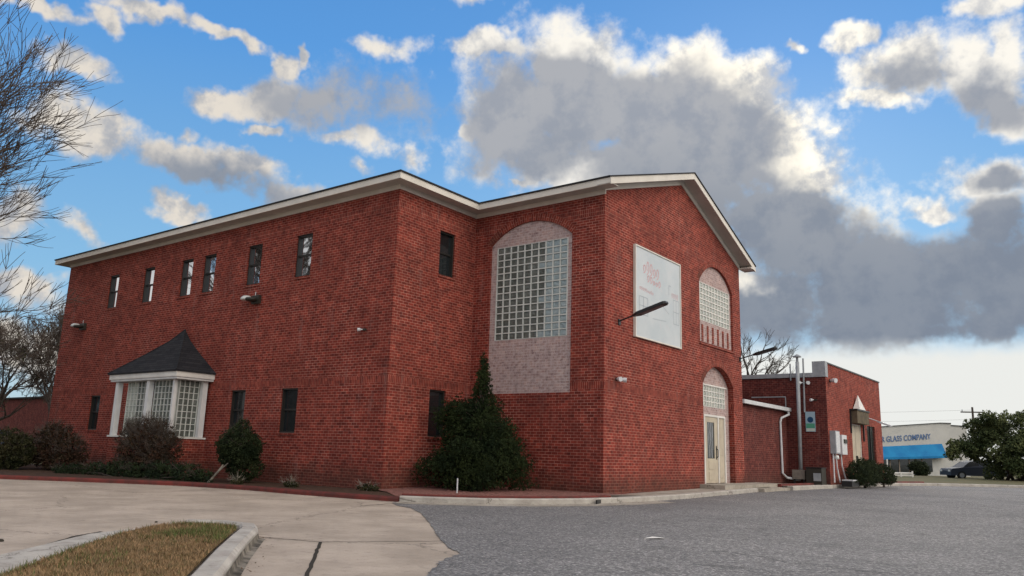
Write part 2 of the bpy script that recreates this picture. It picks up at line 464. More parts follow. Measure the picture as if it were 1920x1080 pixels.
M['conifer'] = leafm('conifer_leaf', (.006, .013, .004), (.019, .028, .008), 2.2)
M['boxleaf'] = leafm('box_leaf', (.008, .015, .006), (.022, .03, .012), 3)
M['redleaf'] = leafm('reddish_shrub_leaf', (.042, .019, .012), (.028, .020, .011), 3)
M['hedgeleaf'] = leafm('hedge_leaf', (.018, .023, .010), (.038, .034, .016), 2)
M['juniper'] = leafm('juniper_leaf', (.010, .018, .010), (.022, .034, .014), 2)
M['magnolia'] = leafm('magnolia_leaf', (.03, .045, .018), (.10, .115, .05), .8)
M['grassblade'] = leafm('grass_blade', (.27, .175, .105), (.17, .115, .07), 4)
M['greenblade'] = leafm('green_grass_blade', (.055, .085, .025), (.12, .13, .05), 4)
M['twigleaf'] = leafm('sparse_leaf', (.10, .10, .05), (.06, .07, .03), 1)


# ------------------------------------------------------------- object helpers
def tag(o, label=None, cat=None, group=None, kind=None):
    if label:
        o['label'] = label
    if cat:
        o['category'] = cat
    if group:
        o['group'] = group
    if kind:
        o['kind'] = kind
    return o


def thing(name, label, cat, loc=(0, 0, 0), group=None):
    o = bpy.data.objects.new(name, None)
    o.empty_display_size = .2
    COL.objects.link(o)
    o.location = loc
    return tag(o, label, cat, group)


class MB:
    """collects faces for ONE mesh; UVs are box-mapped in metres"""
    def __init__(s):
        s.v, s.f, s.uvs = [], [], {}

    def poly(s, pts, uv=None):
        i = len(s.v)
        s.v += [tuple(p) for p in pts]
        if uv:
            s.uvs[len(s.f)] = uv
        s.f.append(tuple(range(i, i + len(pts))))

    def box(s, x0, x1, y0, y1, z0, z1):
        c = [(x, y, z) for z in (z0, z1) for y in (y0, y1) for x in (x0, x1)]
        for q in ((0, 2, 3, 1), (4, 5, 7, 6), (0, 1, 5, 4), (2, 6, 7, 3), (0, 4, 6, 2), (1, 3, 7, 5)):
            s.poly([c[k] for k in q])

    def tube(s, pts, rads, n=8, caps=True):
        pts = [Vector(p) for p in pts]
        if not hasattr(rads, '__len__'):
            rads = [rads] * len(pts)
        base = len(s.v)
        up = None
        for i, p in enumerate(pts):
            d = (pts[min(i + 1, len(pts) - 1)] - pts[max(i - 1, 0)])
            if d.length < 1e-9:
                d = Vector((0, 0, 1))
            d.normalize()
            if up is None:
                up = d.orthogonal().normalized()
            up = (up - d * up.dot(d))
            if up.length < 1e-6:
                up = d.orthogonal()
            up.normalize()
            w = d.cross(up)
            for k in range(n):
                a = 2 * math.pi * k / n
                s.v.append(tuple(p + (up * math.cos(a) + w * math.sin(a)) * rads[i]))
        for i in range(len(pts) - 1):
            for k in range(n):
                a, b = base + i * n + k, base + i * n + (k + 1) % n
                s.f.append((a, b, b + n, a + n))
        if caps:
            s.f.append(tuple(base + k for k in range(n))[::-1])
            s.f.append(tuple(base + (len(pts) - 1) * n + k for k in range(n)))

    def lathe(s, prof, c=(0, 0, 0), n=16):
        base = len(s.v)
        for r, z in prof:
            for k in range(n):
                a = 2 * math.pi * k / n
                s.v.append((c[0] + r * math.cos(a), c[1] + r * math.sin(a), c[2] + z))
        for i in range(len(prof) - 1):
            for k in range(n):
                a, b = base + i * n + k, base + i * n + (k + 1) % n
                s.f.append((a, b, b + n, a + n))

    def build(s, name, m, parent=None, bevel=0, smooth=False, **tg):
        me = bpy.data.meshes.new(name)
        me.from_pydata(s.v, [], s.f)
        me.validate()
        uvl = me.uv_layers.new(name='UVMap')
        n = len(me.loops)
        co = np.empty(len(me.vertices) * 3, np.float32)
        me.vertices.foreach_get('co', co)
        co = co.reshape(-1, 3)
        li = np.empty(n, np.int32)
        me.loops.foreach_get('vertex_index', li)
        pn = np.empty(len(me.polygons) * 3, np.float32)
        me.polygons.foreach_get('normal', pn)
        pn = np.abs(pn.reshape(-1, 3))
        lt = np.empty(len(me.polygons), np.int32)
        me.polygons.foreach_get('loop_total', lt)
        ln = np.repeat(pn, lt, 0)
        P = co[li]
        ax = ln.argmax(1)
        uv = np.where((ax == 0)[:, None], P[:, [1, 2]], np.where((ax == 1)[:, None], P[:, [0, 2]], P[:, [0, 1]]))
        uvl.data.foreach_set('uv', uv.astype(np.float32).ravel())
        for fi, u in s.uvs.items():
            if fi < len(me.polygons):
                for k, l in enumerate(me.polygons[fi].loop_indices):
                    uvl.data[l].uv = u[k]
        me.materials.append(m)
        o = bpy.data.objects.new(name, me)
        COL.objects.link(o)
        if parent is not None:
            attach(o, parent)
        if bevel:
            b = o.modifiers.new('bevel', 'BEVEL')
            b.width = bevel
            b.segments = 2
            b.limit_method = 'ANGLE'
        if smooth:
            for p in me.polygons:
                p.use_smooth = True
        tag(o, **tg)
        return o


def world(o):
    m = Matrix.Translation(o.location) @ o.rotation_euler.to_matrix().to_4x4()
    if o.parent:
        m = world(o.parent) @ o.matrix_parent_inverse @ m
    return m


def attach(o, parent):
    o.parent = parent
    o.matrix_parent_inverse = world(parent).inverted()


def copy_tree(o, parent=None, delta=None):
    c = o.copy()
    COL.objects.link(c)
    if parent is not None:
        c.parent = parent
    for ch in list(o.children):
        copy_tree(ch, c)
    if delta is not None:
        c.location = Vector(o.location) + Vector(delta)
    return c


def sm(t):
    t = min(max(t, 0), 1)
    return t * t * (3 - 2 * t)


def G(y):
    """height of the paving: it climbs a hand's breadth along the building"""
    return -0.12 + 0.14 * sm((y - 14) / 16)


def sheet(pts, z_off, step=1.0, hf=None):
    """flat polygon (x,y) laid on the ground function, cut in strips along y"""
    hf = hf or G
    bm = bmesh.new()
    vs = [bm.verts.new((x, y, 0)) for x, y in pts]
    bm.faces.new(vs)
    bm.normal_update()
    ys = [p[1] for p in pts]
    y = max(min(ys), 14.0) + step
    while y < min(max(ys), 30.5):
        geo = bm.verts[:] + bm.edges[:] + bm.faces[:]
        bmesh.ops.bisect_plane(bm, geom=geo, plane_co=(0, y, 0), plane_no=(0, 1, 0))
        y += step
    bm.normal_update()
    bmesh.ops.triangulate(bm, faces=bm.faces[:])
    bm.normal_update()
    mb = MB()
    for v in bm.verts:
        mb.v.append((v.co.x, v.co.y, hf(v.co.y) + z_off))
    bm.verts.index_update()
    for f in bm.faces:
        idx = tuple(v.index for v in f.verts)
        if f.normal.z < 0:
            idx = idx[::-1]
        mb.f.append(idx)
    bm.free()
    return mb


def offset_path(path, d):
    """offset an open 2-D path to its left by d (mitred)"""
    out = []
    n = len(path)
    for i in range(n):
        p = Vector(path[i])
        a = (p - Vector(path[i - 1])).normalized() if i > 0 else None
        b = (Vector(path[i + 1]) - p).normalized() if i < n - 1 else None
        a = a or b
        b = b or a
        na, nb = Vector((-a.y, a.x)), Vector((-b.y, b.x))
        mtr = (na + nb)
        if mtr.length < 1e-6:
            mtr = na
        mtr.normalize()
        k = d / max(mtr.dot(na), .3)
        out.append(p + mtr * k)
    return out


def ribbon(mb, path, prof, zf=lambda x, y: 0, close=True):
    """sweep a profile [(offset to the left, z)] along a 2-D path"""
    rows = [offset_path(path, o) for o, z in prof]
    n = len(path)
    base = len(mb.v)
    for (o, z), r in zip(prof, rows):
        for p in r:
            mb.v.append((p.x, p.y, z + zf(p.x, p.y)))
    m = len(prof)
    rng = range(m) if close else range(m - 1)
    for j in rng:
        k = (j + 1) % m
        for i in range(n - 1):
            mb.f.append((base + j * n + i, base + j * n + i + 1, base + k * n + i + 1, base + k * n + i))
    if close:
        mb.f.append(tuple(base + j * n for j in range(m))[::-1])
        mb.f.append(tuple(base + j * n + n - 1 for j in range(m)))

# ============================================================= GROUND
mb = MB()
xs = [-3000, -400, -120, -60, -30, 0, 30, 60, 120, 400, 3000]
ys = [-3000, -400, -100, -30, 0, 14] + list(range(15, 31)) + [60, 100, 200, 500, 3000]
for yy in ys:
    for xx in xs:
        mb.v.append((xx, yy, G(yy) - .03))
for j in range(len(ys) - 1):
    for i in range(len(xs) - 1):
        a = j * len(xs) + i
        mb.f.append((a, a + 1, a + 1 + len(xs), a + len(xs)))
mb.build('ground', M['verge'], kind='structure')

# curb lines ------------------------------------------------------------
CONC = [(-12.72, 12.95), (-12.1, 13.35), (-11.25, 14.1), (-10.6, 15.1), (-10.1, 16.2), (-9.78, 17.4), (-9.55, 19.0), (-9.45, 21.0), (-9.45, 24.0), (-9.5, 26.3)]
RIGHT = [(-9.2, 28.9), (-9.15, 32.0), (-8.95, 37.0), (-8.7, 42.0), (-7.6, 46.0), (-5.2, 49.5), (0, 54), (12, 60), (40, 68)]
RED = [(-27.0, 8.2), (-24.0, 10.0), (-21.9, 11.3), (-20.0, 12.25), (-17.9, 12.62), (-15.7, 12.62), (-13.9, 12.78), (-12.78, 12.98)]

# asphalt lot
edge = [(-11.9, 12.05), (-11.31, 11.84), (-10.3, 11.05), (-9.2, 10.03), (-8.1, 9.0), (-7.4, 8.3), (-6.9, 7.85), (-6.35, 7.35), (-6.05, 7.1), (-5.98, 6.85), (-5.8, 6.5), (-5.5, 6.1), (-5.15, 5.75)]
r_ = random.Random(8)
rag = []
for p, q in zip(edge, edge[1:]):
    n_ = max(2, int((Vector(q) - Vector(p)).length / .07))
    for k in range(n_):
        v = Vector(p).lerp(Vector(q), k / n_)
        big = .012 * math.sin(v.x * 5.1) * math.sin(v.y * 3.7 + 1) + (.04 * math.sin(v.x * 13 + v.y * 7) if v.y < 7.4 else 0)
        a_ = .010 if v.y > 7.6 else .028
        rag.append((v.x + big + r_.uniform(-a_, a_), v.y + big * .6 + r_.uniform(-a_, a_)))
lot = rag + [(-4.8, 5.1), (-4.4, 4.2), (-3.6, 2), (-3, -3), (-3, -30), (60, -30), (60, 66), (40, 68.1), (12, 60.1), (0, 54.1), (-5.2, 49.6), (-7.6, 46.1),
       (-8.8, 42.0), (-9.05, 37.0), (-9.25, 32.0), (-9.3, 28.9), (-9.55, 26.3), (-9.5, 24.0), (-9.5, 21.0), (-9.6, 19.0), (-9.83, 17.4), (-10.15, 16.2), (-10.65, 15.1), (-11.3, 14.1), (-12.15, 13.35), (-12.75, 12.95), (-12.6, 12.6)]
sheet(lot, 0.0).build('parking_lot', M['asphalt'], kind='structure')
# concrete driveway laid 4 mm below the lot edge, reaching left
drive = [(-12.75, 13.0), (-13.9, 12.83), (-15.7, 12.67), (-17.9, 12.67), (-20.0, 12.3), (-21.9, 11.35), (-24.0, 10.05), (-27.0, 8.25), (-45, 1), (-60, -10), (-60, -30), (-2.5, -30), (-2.5, -3), (-3.2, 2), (-4.2, 4.9), (-5.0, 6.5), (-6.6, 8.3), (-8.8, 10.3), (-10.9, 12.0), (-12.2, 12.7)]
sheet(drive, -0.008).build('driveway', M['drive'], kind='structure')
# concrete gutter strip in front of the pale curb
mb = MB()
ribbon(mb, CONC[:7], [(-.62, -.004), (-.0, -.002)], lambda x, y: G(y) + .008, close=False)
mb.build('gutter', M['walk'], kind='structure')
# worn paint line far across the lot
mb = MB()
ribbon(mb, [(-4.6, 44.0), (-1.5, 45.8)], [(0, 0), (.12, 0)], lambda x, y: G(y) + .004, close=False)
mb.build('painted_line', M['white'], kind='structure')

# expansion joints of the driveway (narrow dark grooves)
mb = MB()
def wob(pts, n=14, a=.009, seed=1):
    r = random.Random(seed)
    o = []
    for i in range(len(pts) - 1):
        p, q = Vector(pts[i]), Vector(pts[i + 1])
        for k in range(n):
            t = k / n
            o.append(tuple(p.lerp(q, t) + Vector((r.uniform(-a, a), r.uniform(-a, a)))))
    o.append(tuple(pts[-1]))
    return o
for pts, w_ in (([(-8.75, 6.42), (-7.83, 6.66), (-6.95, 8.0)], .022), ([(-7.83, 6.66), (-5.85, 4.85), (-3.9, 3.0)], .04), ([(-16, 10.6), (-12.5, 11.6)], .016)):
    ribbon(mb, wob(pts), [(-w_ / 2, 0), (w_ / 2, 0)], lambda x, y: G(y) - .003, close=False)
ribbon(mb, wob([(-6.4, .6), (-8.62, 3.43), (-10.0, 4.76), (-10.35, 5.25)]), [(-.02, 0), (.02, 0)], lambda x, y: G(y) - .003, close=False)
mb.build('driveway_joints', M['joint'], kind='structure')

# pale curb along the lot
prof = [(0, -.1), (.0, .10), (.02, .125), (.17, .125), (.17, -.1)]
mb = MB()
ribbon(mb, CONC, prof, lambda x, y: G(y))
mb.build('curb', M['curbcon'], kind='structure')
mb = MB()
ribbon(mb, RIGHT, [(0, -.1), (.0, .11), (.03, .14), (.2, .14), (.2, -.1)], lambda x, y: G(y))
mb.build('curb', M['curbcon'], kind='structure')
# red painted curb
mb = MB()
ribbon(mb, RED, [(0, -.1), (0, .06), (.03, .10), (.17, .10), (.17, -.1)], lambda x, y: G(y))
mb.build('red_curb', M['redpaint'], kind='structure')
mb = MB()
redback = [tuple(p) for p in offset_path(CONC[:6], .20)]
ribbon(mb, redback, [(0, -.1), (0, .150), (.02, .165), (.12, .165), (.12, -.1)], lambda x, y: G(y))
mb.build('red_curb', M['redpaint'], kind='structure')
mb = MB()
ribbon(mb, [tuple(p) for p in offset_path(RIGHT[:5], .42)], [(0, -.1), (0, .18), (.02, .2), (.14, .2), (.14, -.1)], lambda x, y: G(y))
mb.build('red_curb', M['redpaint'], kind='structure')
# dark storm drain mouth in the curb face
mb = MB()
mb.box(-.015, .02, -.33, .33, -.02, .075)
d = mb.build('drain_inlet', M['black'])
d.location = (-9.93, 16.85, G(16.9) + .02)
d.rotation_euler = (0, 0, rad(16))
tag(d, 'dark storm drain mouth in the pale curb near the brick corner', 'drain')

# planting beds
bedz = lambda y: -0.03 + .10 * sm((y - 13) / 5)
bed1 = [(-27.2, 8.4), (-24.1, 10.15), (-22.0, 11.45), (-20.05, 12.4), (-17.9, 12.76), (-15.7, 12.76), (-13.9, 12.92), (-13.0, 13.1), (-13.3, 14.0), (-14.4, 14.8), (-15.1, 14.9), (-34.6, 14.9), (-60, 14.9), (-60, 5)]
sheet(bed1, .0, 1, lambda y: -.035).build('planting_bed', M['soil'], kind='structure')
rb = [tuple(p) for p in offset_path(CONC[:7], .31)]
bed2 = rb + [(-10.4, 18.2), (-15.3, 18.2), (-15.3, 14.6), (-14.4, 14.2), (-13.2, 13.3)]
sheet(bed2, .0, 1, bedz).build('planting_bed', M['chips'], kind='structure')
# sidewalk by the gable wall, and on to the annex
sw = [tuple(p) for p in offset_path(CONC[5:], .165)] + [(-9.7, 28.1), (-10.9, 28.1), (-10.6, 17.9), (-10.3, 17.6)]
sheet(sw, .12).build('sidewalk', M['walk'], kind='structure')
sw2 = [tuple(p) for p in offset_path(RIGHT, .19)][:5] + [(-9.3, 46.5), (-9.3, 33), (-10.9, 33.4), (-10.9, 28.95)]
sheet(sw2, .13).build('sidewalk', M['walk'], kind='structure')
# grassy verge past the annex
vg = [tuple(p) for p in offset_path(RIGHT, .19)][4:] + [(40, 80), (-25, 80), (-25, 47), (-9.3, 46.5)]
sheet(vg, .12).build('grass_verge', M['verge'], kind='structure')
# steps at the door
mb = MB()
mb.box(-10.7, -9.75, 24.1, 29.4, -.05, .225)
mb.build('door_step', M['walk'], bevel=.015, kind='structure')
mb = MB()
mb.box(-10.0, -9.3, 26.3, 28.95, -.1, .11)
mb.build('door_step', M['walk'], bevel=.012, kind='structure')

# curbed grass island ---------------------------------------------------
isl = [(-6.0, 1.9), (-6.75, 2.75), (-8.3, 4.15), (-9.35, 5.2), (-9.75, 5.75), (-9.72, 6.1), (-9.3, 6.33), (-8.85, 6.22), (-8.35, 5.8), (-7.2, 4.75), (-5.9, 3.72), (-4.9, 2.9), (-4.3, 2.2)]
inner = isl[:]
mb = MB()
# flat concrete strip on the left of the island
ribbon(mb, [(-6.9, .9), (-7.7, 2.35), (-9.1, 3.95), (-9.95, 4.9), (-10.2, 5.5), (-9.95, 6.0)], [(0.0, -.116), (.62, -.116), (.62, -.07), (0.0, -.09)][::-1] and [(-.62, -.113), (-.02, -.095)], lambda x, y: 0, close=False)
mb.build('gutter', M['curbcon'], kind='structure')
right = [(-4.0, 1.9), (-4.9, 2.85), (-5.95, 3.78), (-7.25, 4.85), (-8.3, 5.75), (-8.75, 6.15), (-9.15, 6.42), (-9.6, 6.42), (-9.95, 6.15)]
mb = MB()
ribbon(mb, right, [(-.235, -.13), (-.22, -.035), (-.18, .0), (-.03, .005), (.0, -.02), (.0, -.13)], lambda x, y: 0)
o = mb.build('curb', M['curbcon'], kind='structure')
# broken, dirt-caught foot of that curb
mb = MB()
r = random.Random(3)
pth = wob([(-3.9, 1.8), (-4.9, 2.85), (-5.95, 3.78), (-7.25, 4.85), (-8.3, 5.75), (-8.7, 6.1)], 8, .0005, 4)
for sgn in (0,):
    ribbon(mb, [tuple(p) for p in offset_path(pth, -.29)], [(-.035, -.004), (.038, .004), (.056, .062)], lambda x, y: -.120, close=False)
mb.build('curb_dirt', M['dirt_stain'], kind='structure')
top = [(-5.2, 1.0), (-6.75, 2.62), (-8.3, 4.02), (-9.35, 5.05), (-9.85, 5.7), (-9.9, 6.1), (-9.55, 6.35), (-9.15, 6.36), (-8.75, 6.1), (-8.3, 5.7), (-7.25, 4.8), (-5.95, 3.73), (-4.9, 2.8), (-4.0, 1.85), (-3.4, 1.0)]
def islz(y):
    return -.03
bm_ = sheet(top, 0, 1, islz)
bm_.build('grass_island', M['drygrass'], kind='structure')


def inside(poly, x, y):
    c = False
    for i in range(len(poly)):
        x1, y1 = poly[i]
        x2, y2 = poly[i - 1]
        if (y1 > y) != (y2 > y) and x < (x2 - x1) * (y - y1) / (y2 - y1) + x1:
            c = not c
    return c


def blades(name, n, poly, cond, m, h0, h1, z, seed, label):
    r = random.Random(seed)
    mb = MB()
    x0, x1 = min(p[0] for p in poly), max(p[0] for p in poly)
    y0, y1 = min(p[1] for p in poly), max(p[1] for p in poly)
    k = 0
    while k < n:
        x, y = r.uniform(x0, x1), r.uniform(y0, y1)
        if not inside(poly, x, y) or not cond(x, y, r):
            continue
        k += 1
        a = r.uniform(0, 6.28)
        h = r.uniform(h0, h1)
        w = r.uniform(.002, .005)
        lean = r.uniform(.2, 1.3) * h
        dx_, dy_ = math.cos(a), math.sin(a)
        i = len(mb.v)
        mb.v += [(x - dy_ * w, y + dx_ * w, z), (x + dy_ * w, y - dx_ * w, z), (x + dx_ * lean, y + dy_ * lean, z + h)]
        mb.f.append((i, i + 1, i + 2))
    o = mb.build(name, m)
    tag(o, label, 'grass', kind='stuff')


def patch(x, y):
    return math.sin(x * 2.1 + 1.3) * math.cos(y * 2.7 - .4) + .6 * math.sin(x * 5.3 + y * 4.1)


near_top = [(-5.2, 2.0), (-6.75, 2.62), (-8.3, 4.02), (-9.35, 5.05), (-9.85, 5.7), (-9.9, 6.1), (-9.55, 6.35), (-9.15, 6.36), (-8.75, 6.1), (-8.3, 5.7), (-7.25, 4.8), (-5.95, 3.73), (-4.9, 2.8)]
blades('dry_grass', 30000, near_top, lambda x, y, r: r.random() < .35 + .65 * (math.sin(x * 31 + 3 * math.sin(y * 17)) * math.sin(y * 29 + 2 * math.sin(x * 13)) > -.2), M['grassblade'], .01, .045, -.032, 5, 'short straw coloured grass covering the curbed island')
def greenc(x, y, r):
    d = math.hypot((x + 8.5) * .8, (y - 5.55) * 1.2) + .25 * math.sin(x * 7 + y * 3) + .18 * math.sin(y * 13 - x * 5)
    if r.random() < max(0, .75 - d * 1.1):
        return True
    if y > 5.85 and r.random() < .25:
        return True
    e_ = min(abs((y - 2.62) - (x + 6.75) * -.9), 1)
    return r.random() < (.25 if e_ < .12 else 0) + (.14 if patch(x, y) > .9 else .008)
blades('green_grass', 4200, near_top, greenc, M['greenblade'], .02, .07, -.032, 6, 'fresh green grass tufts among the straw on the curbed island')

# dry leaves and grit caught along the curbs
r = random.Random(15)
mb = MB()
lines = [(RED, -.22, .30), (CONC, -.10, .22), ([(-3.9, 1.8), (-5.95, 3.78), (-8.7, 6.1)], -.36, .16)]
for pth_, off, spr in lines:
    q_ = offset_path(pth_, off)
    for a_, b__ in zip(q_, q_[1:]):
        L_ = (b__ - a_).length
        for _ in range(int(L_ * 11)):
            p = a_.lerp(b__, r.random()) + Vector((r.gauss(0, spr * .4), r.gauss(0, spr * .4)))
            s_ = r.uniform(.006, .02)
            t_ = r.uniform(0, 6.28)
            z_ = G(p.y) + r.uniform(.002, .01)
            c_, d_ = math.cos(t_) * s_, math.sin(t_) * s_
            mb.poly([(p.x - c_, p.y - d_, z_), (p.x + d_ * .6, p.y - c_ * .6, z_ + .004), (p.x + c_, p.y + d_, z_ + r.uniform(0, .012)), (p.x - d_ * .6, p.y + c_ * .6, z_)])
tag(mb.build('leaf_litter', mottled('dry_leaf', (.13, .075, .04), (.06, .04, .028), 30, .9, 0)), 'dry leaves and grit gathered along the foot of the curbs', 'leaf litter', kind='stuff')

# ============================================================= MAIN BUILDING
XL, XB, XD = -34.5, -15.16, -10.58
YA, YC, YE = 14.75, 18.1, 27.95
HE = 8.08
bld = thing('brick_building', 'large two storey red brick building with cream cornice, gable and arched glass block windows', 'building', ((XL + XD) / 2, 21, 0))


def arc(a0, a1, zs, zp, n=16):
    """points of a segmental arch from (a0,zs) over the peak zp to (a1,zs)"""
    w, h = (a1 - a0) / 2, zp - zs
    R_ = (w * w + h * h) / (2 * h)
    cz = zp - R_
    t0 = math.atan2(zs - cz, -w)
    t1 = math.atan2(zs - cz, w)
    return [((a0 + a1) / 2 + R_ * math.cos(t0 + (t1 - t0) * i / n), cz + R_ * math.sin(t0 + (t1 - t0) * i / n)) for i in range(n + 1)]


def wall_mesh(axis, const, a0, a1, z0, z1, ops, depth=.12, gable=None):
    """wall plane with real openings and reveals. axis 'y': plane y=const, a=x, inward +y; axis 'x': plane x=const, a=y, inward -x.
    ops: (a0,a1,z0,z1,spring or None,depth or None)"""
    mb = MB()
    inn = 1 if axis == 'y' else -1

    def P(a, z, d=0):
        return (a, const + inn * d, z) if axis == 'y' else (const + inn * d, a, z)

    A = sorted({a0, a1, *[o[0] for o in ops], *[o[1] for o in ops]})
    Z = sorted({z0, z1, *[o[2] for o in ops], *[o[3] for o in ops]})
    for i in range(len(A) - 1):
        for j in range(len(Z) - 1):
            ca, cz = (A[i] + A[i + 1]) / 2, (Z[j] + Z[j + 1]) / 2
            if any(o[0] < ca < o[1] and o[2] < cz < o[3] for o in ops):
                continue
            q = [P(A[i], Z[j]), P(A[i + 1], Z[j]), P(A[i + 1], Z[j + 1]), P(A[i], Z[j + 1])]
            mb.poly(q)
    for o in ops:
        b0, b1, c0, c1, spr, dep = o
        dep = dep or depth
        mb.poly([P(b0, c0), P(b0, c0, dep), P(b1, c0, dep), P(b1, c0)])
        top_ = spr if spr else c1
        mb.poly([P(b0, c0), P(b0, top_), P(b0, top_, dep), P(b0, c0, dep)])
        mb.poly([P(b1, c0), P(b1, c0, dep), P(b1, top_, dep), P(b1, top_)])
        if spr:
            pts = arc(b0, b1, spr, c1 - .0005)
            for k in range(len(pts) - 1):
                (pa, pz), (qa, qz) = pts[k], pts[k + 1]
                mb.poly([P(pa, pz), P(qa, qz), P(qa, c1), P(pa, c1)])
                mb.poly([P(pa, pz), P(pa, pz, dep), P(qa, qz, dep), P(qa, qz)])
        else:
            mb.poly([P(b0, c1), P(b1, c1), P(b1, c1, dep), P(b0, c1, dep)])
    if gable:
        mb.poly([P(a, z) for a, z in gable])
    return mb


UP = [(-19.50, -18.75), (-21.96, -21.22), (-24.49, -23.77), (-25.87, -25.15), (-28.40, -27.68), (-30.98, -30.25)]
LOW = [(-19.60, -18.84), (-22.12, -21.36), (-31.22, -30.46)]
opsA = [(a, b, 6.02, 7.34, None, .19) for a, b in UP] + [(a, b, 1.38, 2.67, None, .19) for a, b in LOW]
wall_mesh('y', YA, XL, XB, -.15, HE, opsA).build('wall', M['brick'], bld)
opsB = [(16.50, 17.16, 6.0, 7.32, None, .19), (16.38, 17.06, 1.38, 2.68, None, .19)]
wall_mesh('x', XB, YA, YC, -.15, HE, opsB).build('wall', M['brick'], bld)
CW = (-14.52, -11.63, 2.66, 7.68, 7.10, .07)
wall_mesh('y', YC, XB, XD, -.15, HE, [CW]).build('wall', M['brick'], bld)
DW = (24.33, 27.22, 4.80, 7.56, 6.86, .10)
DD = (24.48, 27.10, .2, 4.10, 3.45, .22)
gab = [(YC, HE), (YE, HE), (23.03, HE + 1.74), (YC, HE + .20)]
wall_mesh('x', XD, YC, YE, -.15, HE, [DW, DD], gable=gab).build('wall', M['brick'], bld)
mb = MB()
mb.poly([(XL, YA, -.15), (XL, YE, -.15), (XL, YE, HE), (XL, YA, HE)])
mb.poly([(XL, YE, -.15), (XD, YE, -.15), (XD, YE, HE), (XL, YE, HE)])
mb.build('wall', M['brick'], bld)

# cornice: frieze, soffit, fascia, dark roof edge, one per run
path = [(XL, YE), (XL, YA), (XB, YA), (XB, YC), (XD + .44, YC)]
OV = .46


def runs(name, prof, m):
    mb = MB()
    ribbon(mb, path, [(-o, z) for o, z in prof])
    mb.build(name, m, cor)


cor = MB()
ribbon(cor, path[:-1] + [(XD + .036, YC)], [(-.0, HE - .005), (-.035, HE - .005), (-.035, HE + .13), (-.0, HE + .13)])
cor = cor.build('cornice', M['trim'], bld)
runs('soffit', [(.036, HE + .12), (OV - .03, HE + .12), (OV - .03, HE + .14), (.036, HE + .14)], M['soffit'])
runs('fascia', [(OV - .028, HE + .095), (OV, HE + .095), (OV, HE + .27), (OV - .028, HE + .27)], M['trim'])
runs('roof_edge', [(OV - .2, HE + .273), (OV + .035, HE + .273), (OV + .035, HE + .315), (OV - .2, HE + .34)], M['shingle'])

# gable rake
rk = MB()
sf = MB()
rd = MB()
fz = MB()
SL = .327
yl, yr, ym = YC - OV - .02, YE + .48, 23.03
zt = lambda y: 10.12 - (.327 if y < ym else .374) * abs(y - ym)
xo = XD + .44


def slab(mb, ya, yb, xa, xb, t0, t1):
    za, zb = zt(ya), zt(yb)
    c = [(x, y, z + t) for t in (t0, t1) for (y, z) in ((ya, za), (yb, zb)) for x in (xa, xb)]
    for q in ((0, 2, 3, 1), (4, 5, 7, 6), (0, 1, 5, 4), (2, 6, 7, 3), (0, 4, 6, 2), (1, 3, 7, 5)):
        mb.poly([c[k] for k in q])


for ya, yb in ((yl, ym), (ym, yr)):
    slab(rk, ya, yb, xo, xo + .03, -.20, -.004)
    slab(sf, ya, yb, XD + .037, xo - .002, -.17, -.15)
    slab(rd, ya, yb, XD - .3, xo + .06, 0, .035)
for ya, yb in ((YC - .03, ym), (ym, YE + .02)):
    slab(fz, ya, yb, XD - .01, XD + .035, -.32, -.16)
g_ = rk.build('gable_rake', M['trim'], bld)
sf.build('soffit', M['soffit'], g_)
rd.build('roof_edge', M['shingle'], g_)
fz.build('frieze', M['trim'], g_)
# eave returns
mb = MB()
mb.box(XD + .0, xo + .028, YE + .02, YE + .46, HE - .12, HE - .06)
mb.build('eave_return', M['trim'], g_, bevel=.01)

# roof planes
mb = MB()
e = HE + .318
def zr(y):
    return e + (5.3 - abs(y - ym)) * ((HE + 2.0) - e) / 5.3
yf, yb_ = 23.03 - 5.3, 23.03 + 5.3
mb.poly([(XL - .4, YA - OV, e), (XB + OV, YA - OV, e), (XB + OV, yf, e), (XB + OV - .01, yf + .01, e), (XB + OV - 8.6, ym, e + 8.6 * .2), (XL + 6, ym, e + 8.6 * .2)])
mb.poly([(XB, yf, e), (XD + .3, yf, e), (XD + .3, ym, zr(ym)), (XB - 4, ym, zr(ym))])
mb.poly([(XB - 4, yb_, e), (XD + .3, yb_, e), (XD + .3, ym, zr(ym)), (XB - 4, ym, zr(ym))])
mb.poly([(XL - .4, yb_, e), (XB, yb_, e), (XB + OV - 8.6, ym, e + 8.6 * .2), (XL + 6, ym, e + 8.6 * .2)])
mb.poly([(XL - .4, yb_, e), (XL - .4, YA - OV, e), (XL + 6, ym, e + 8.6 * .2)])
mb.build('roof', M['shingle'], bld)


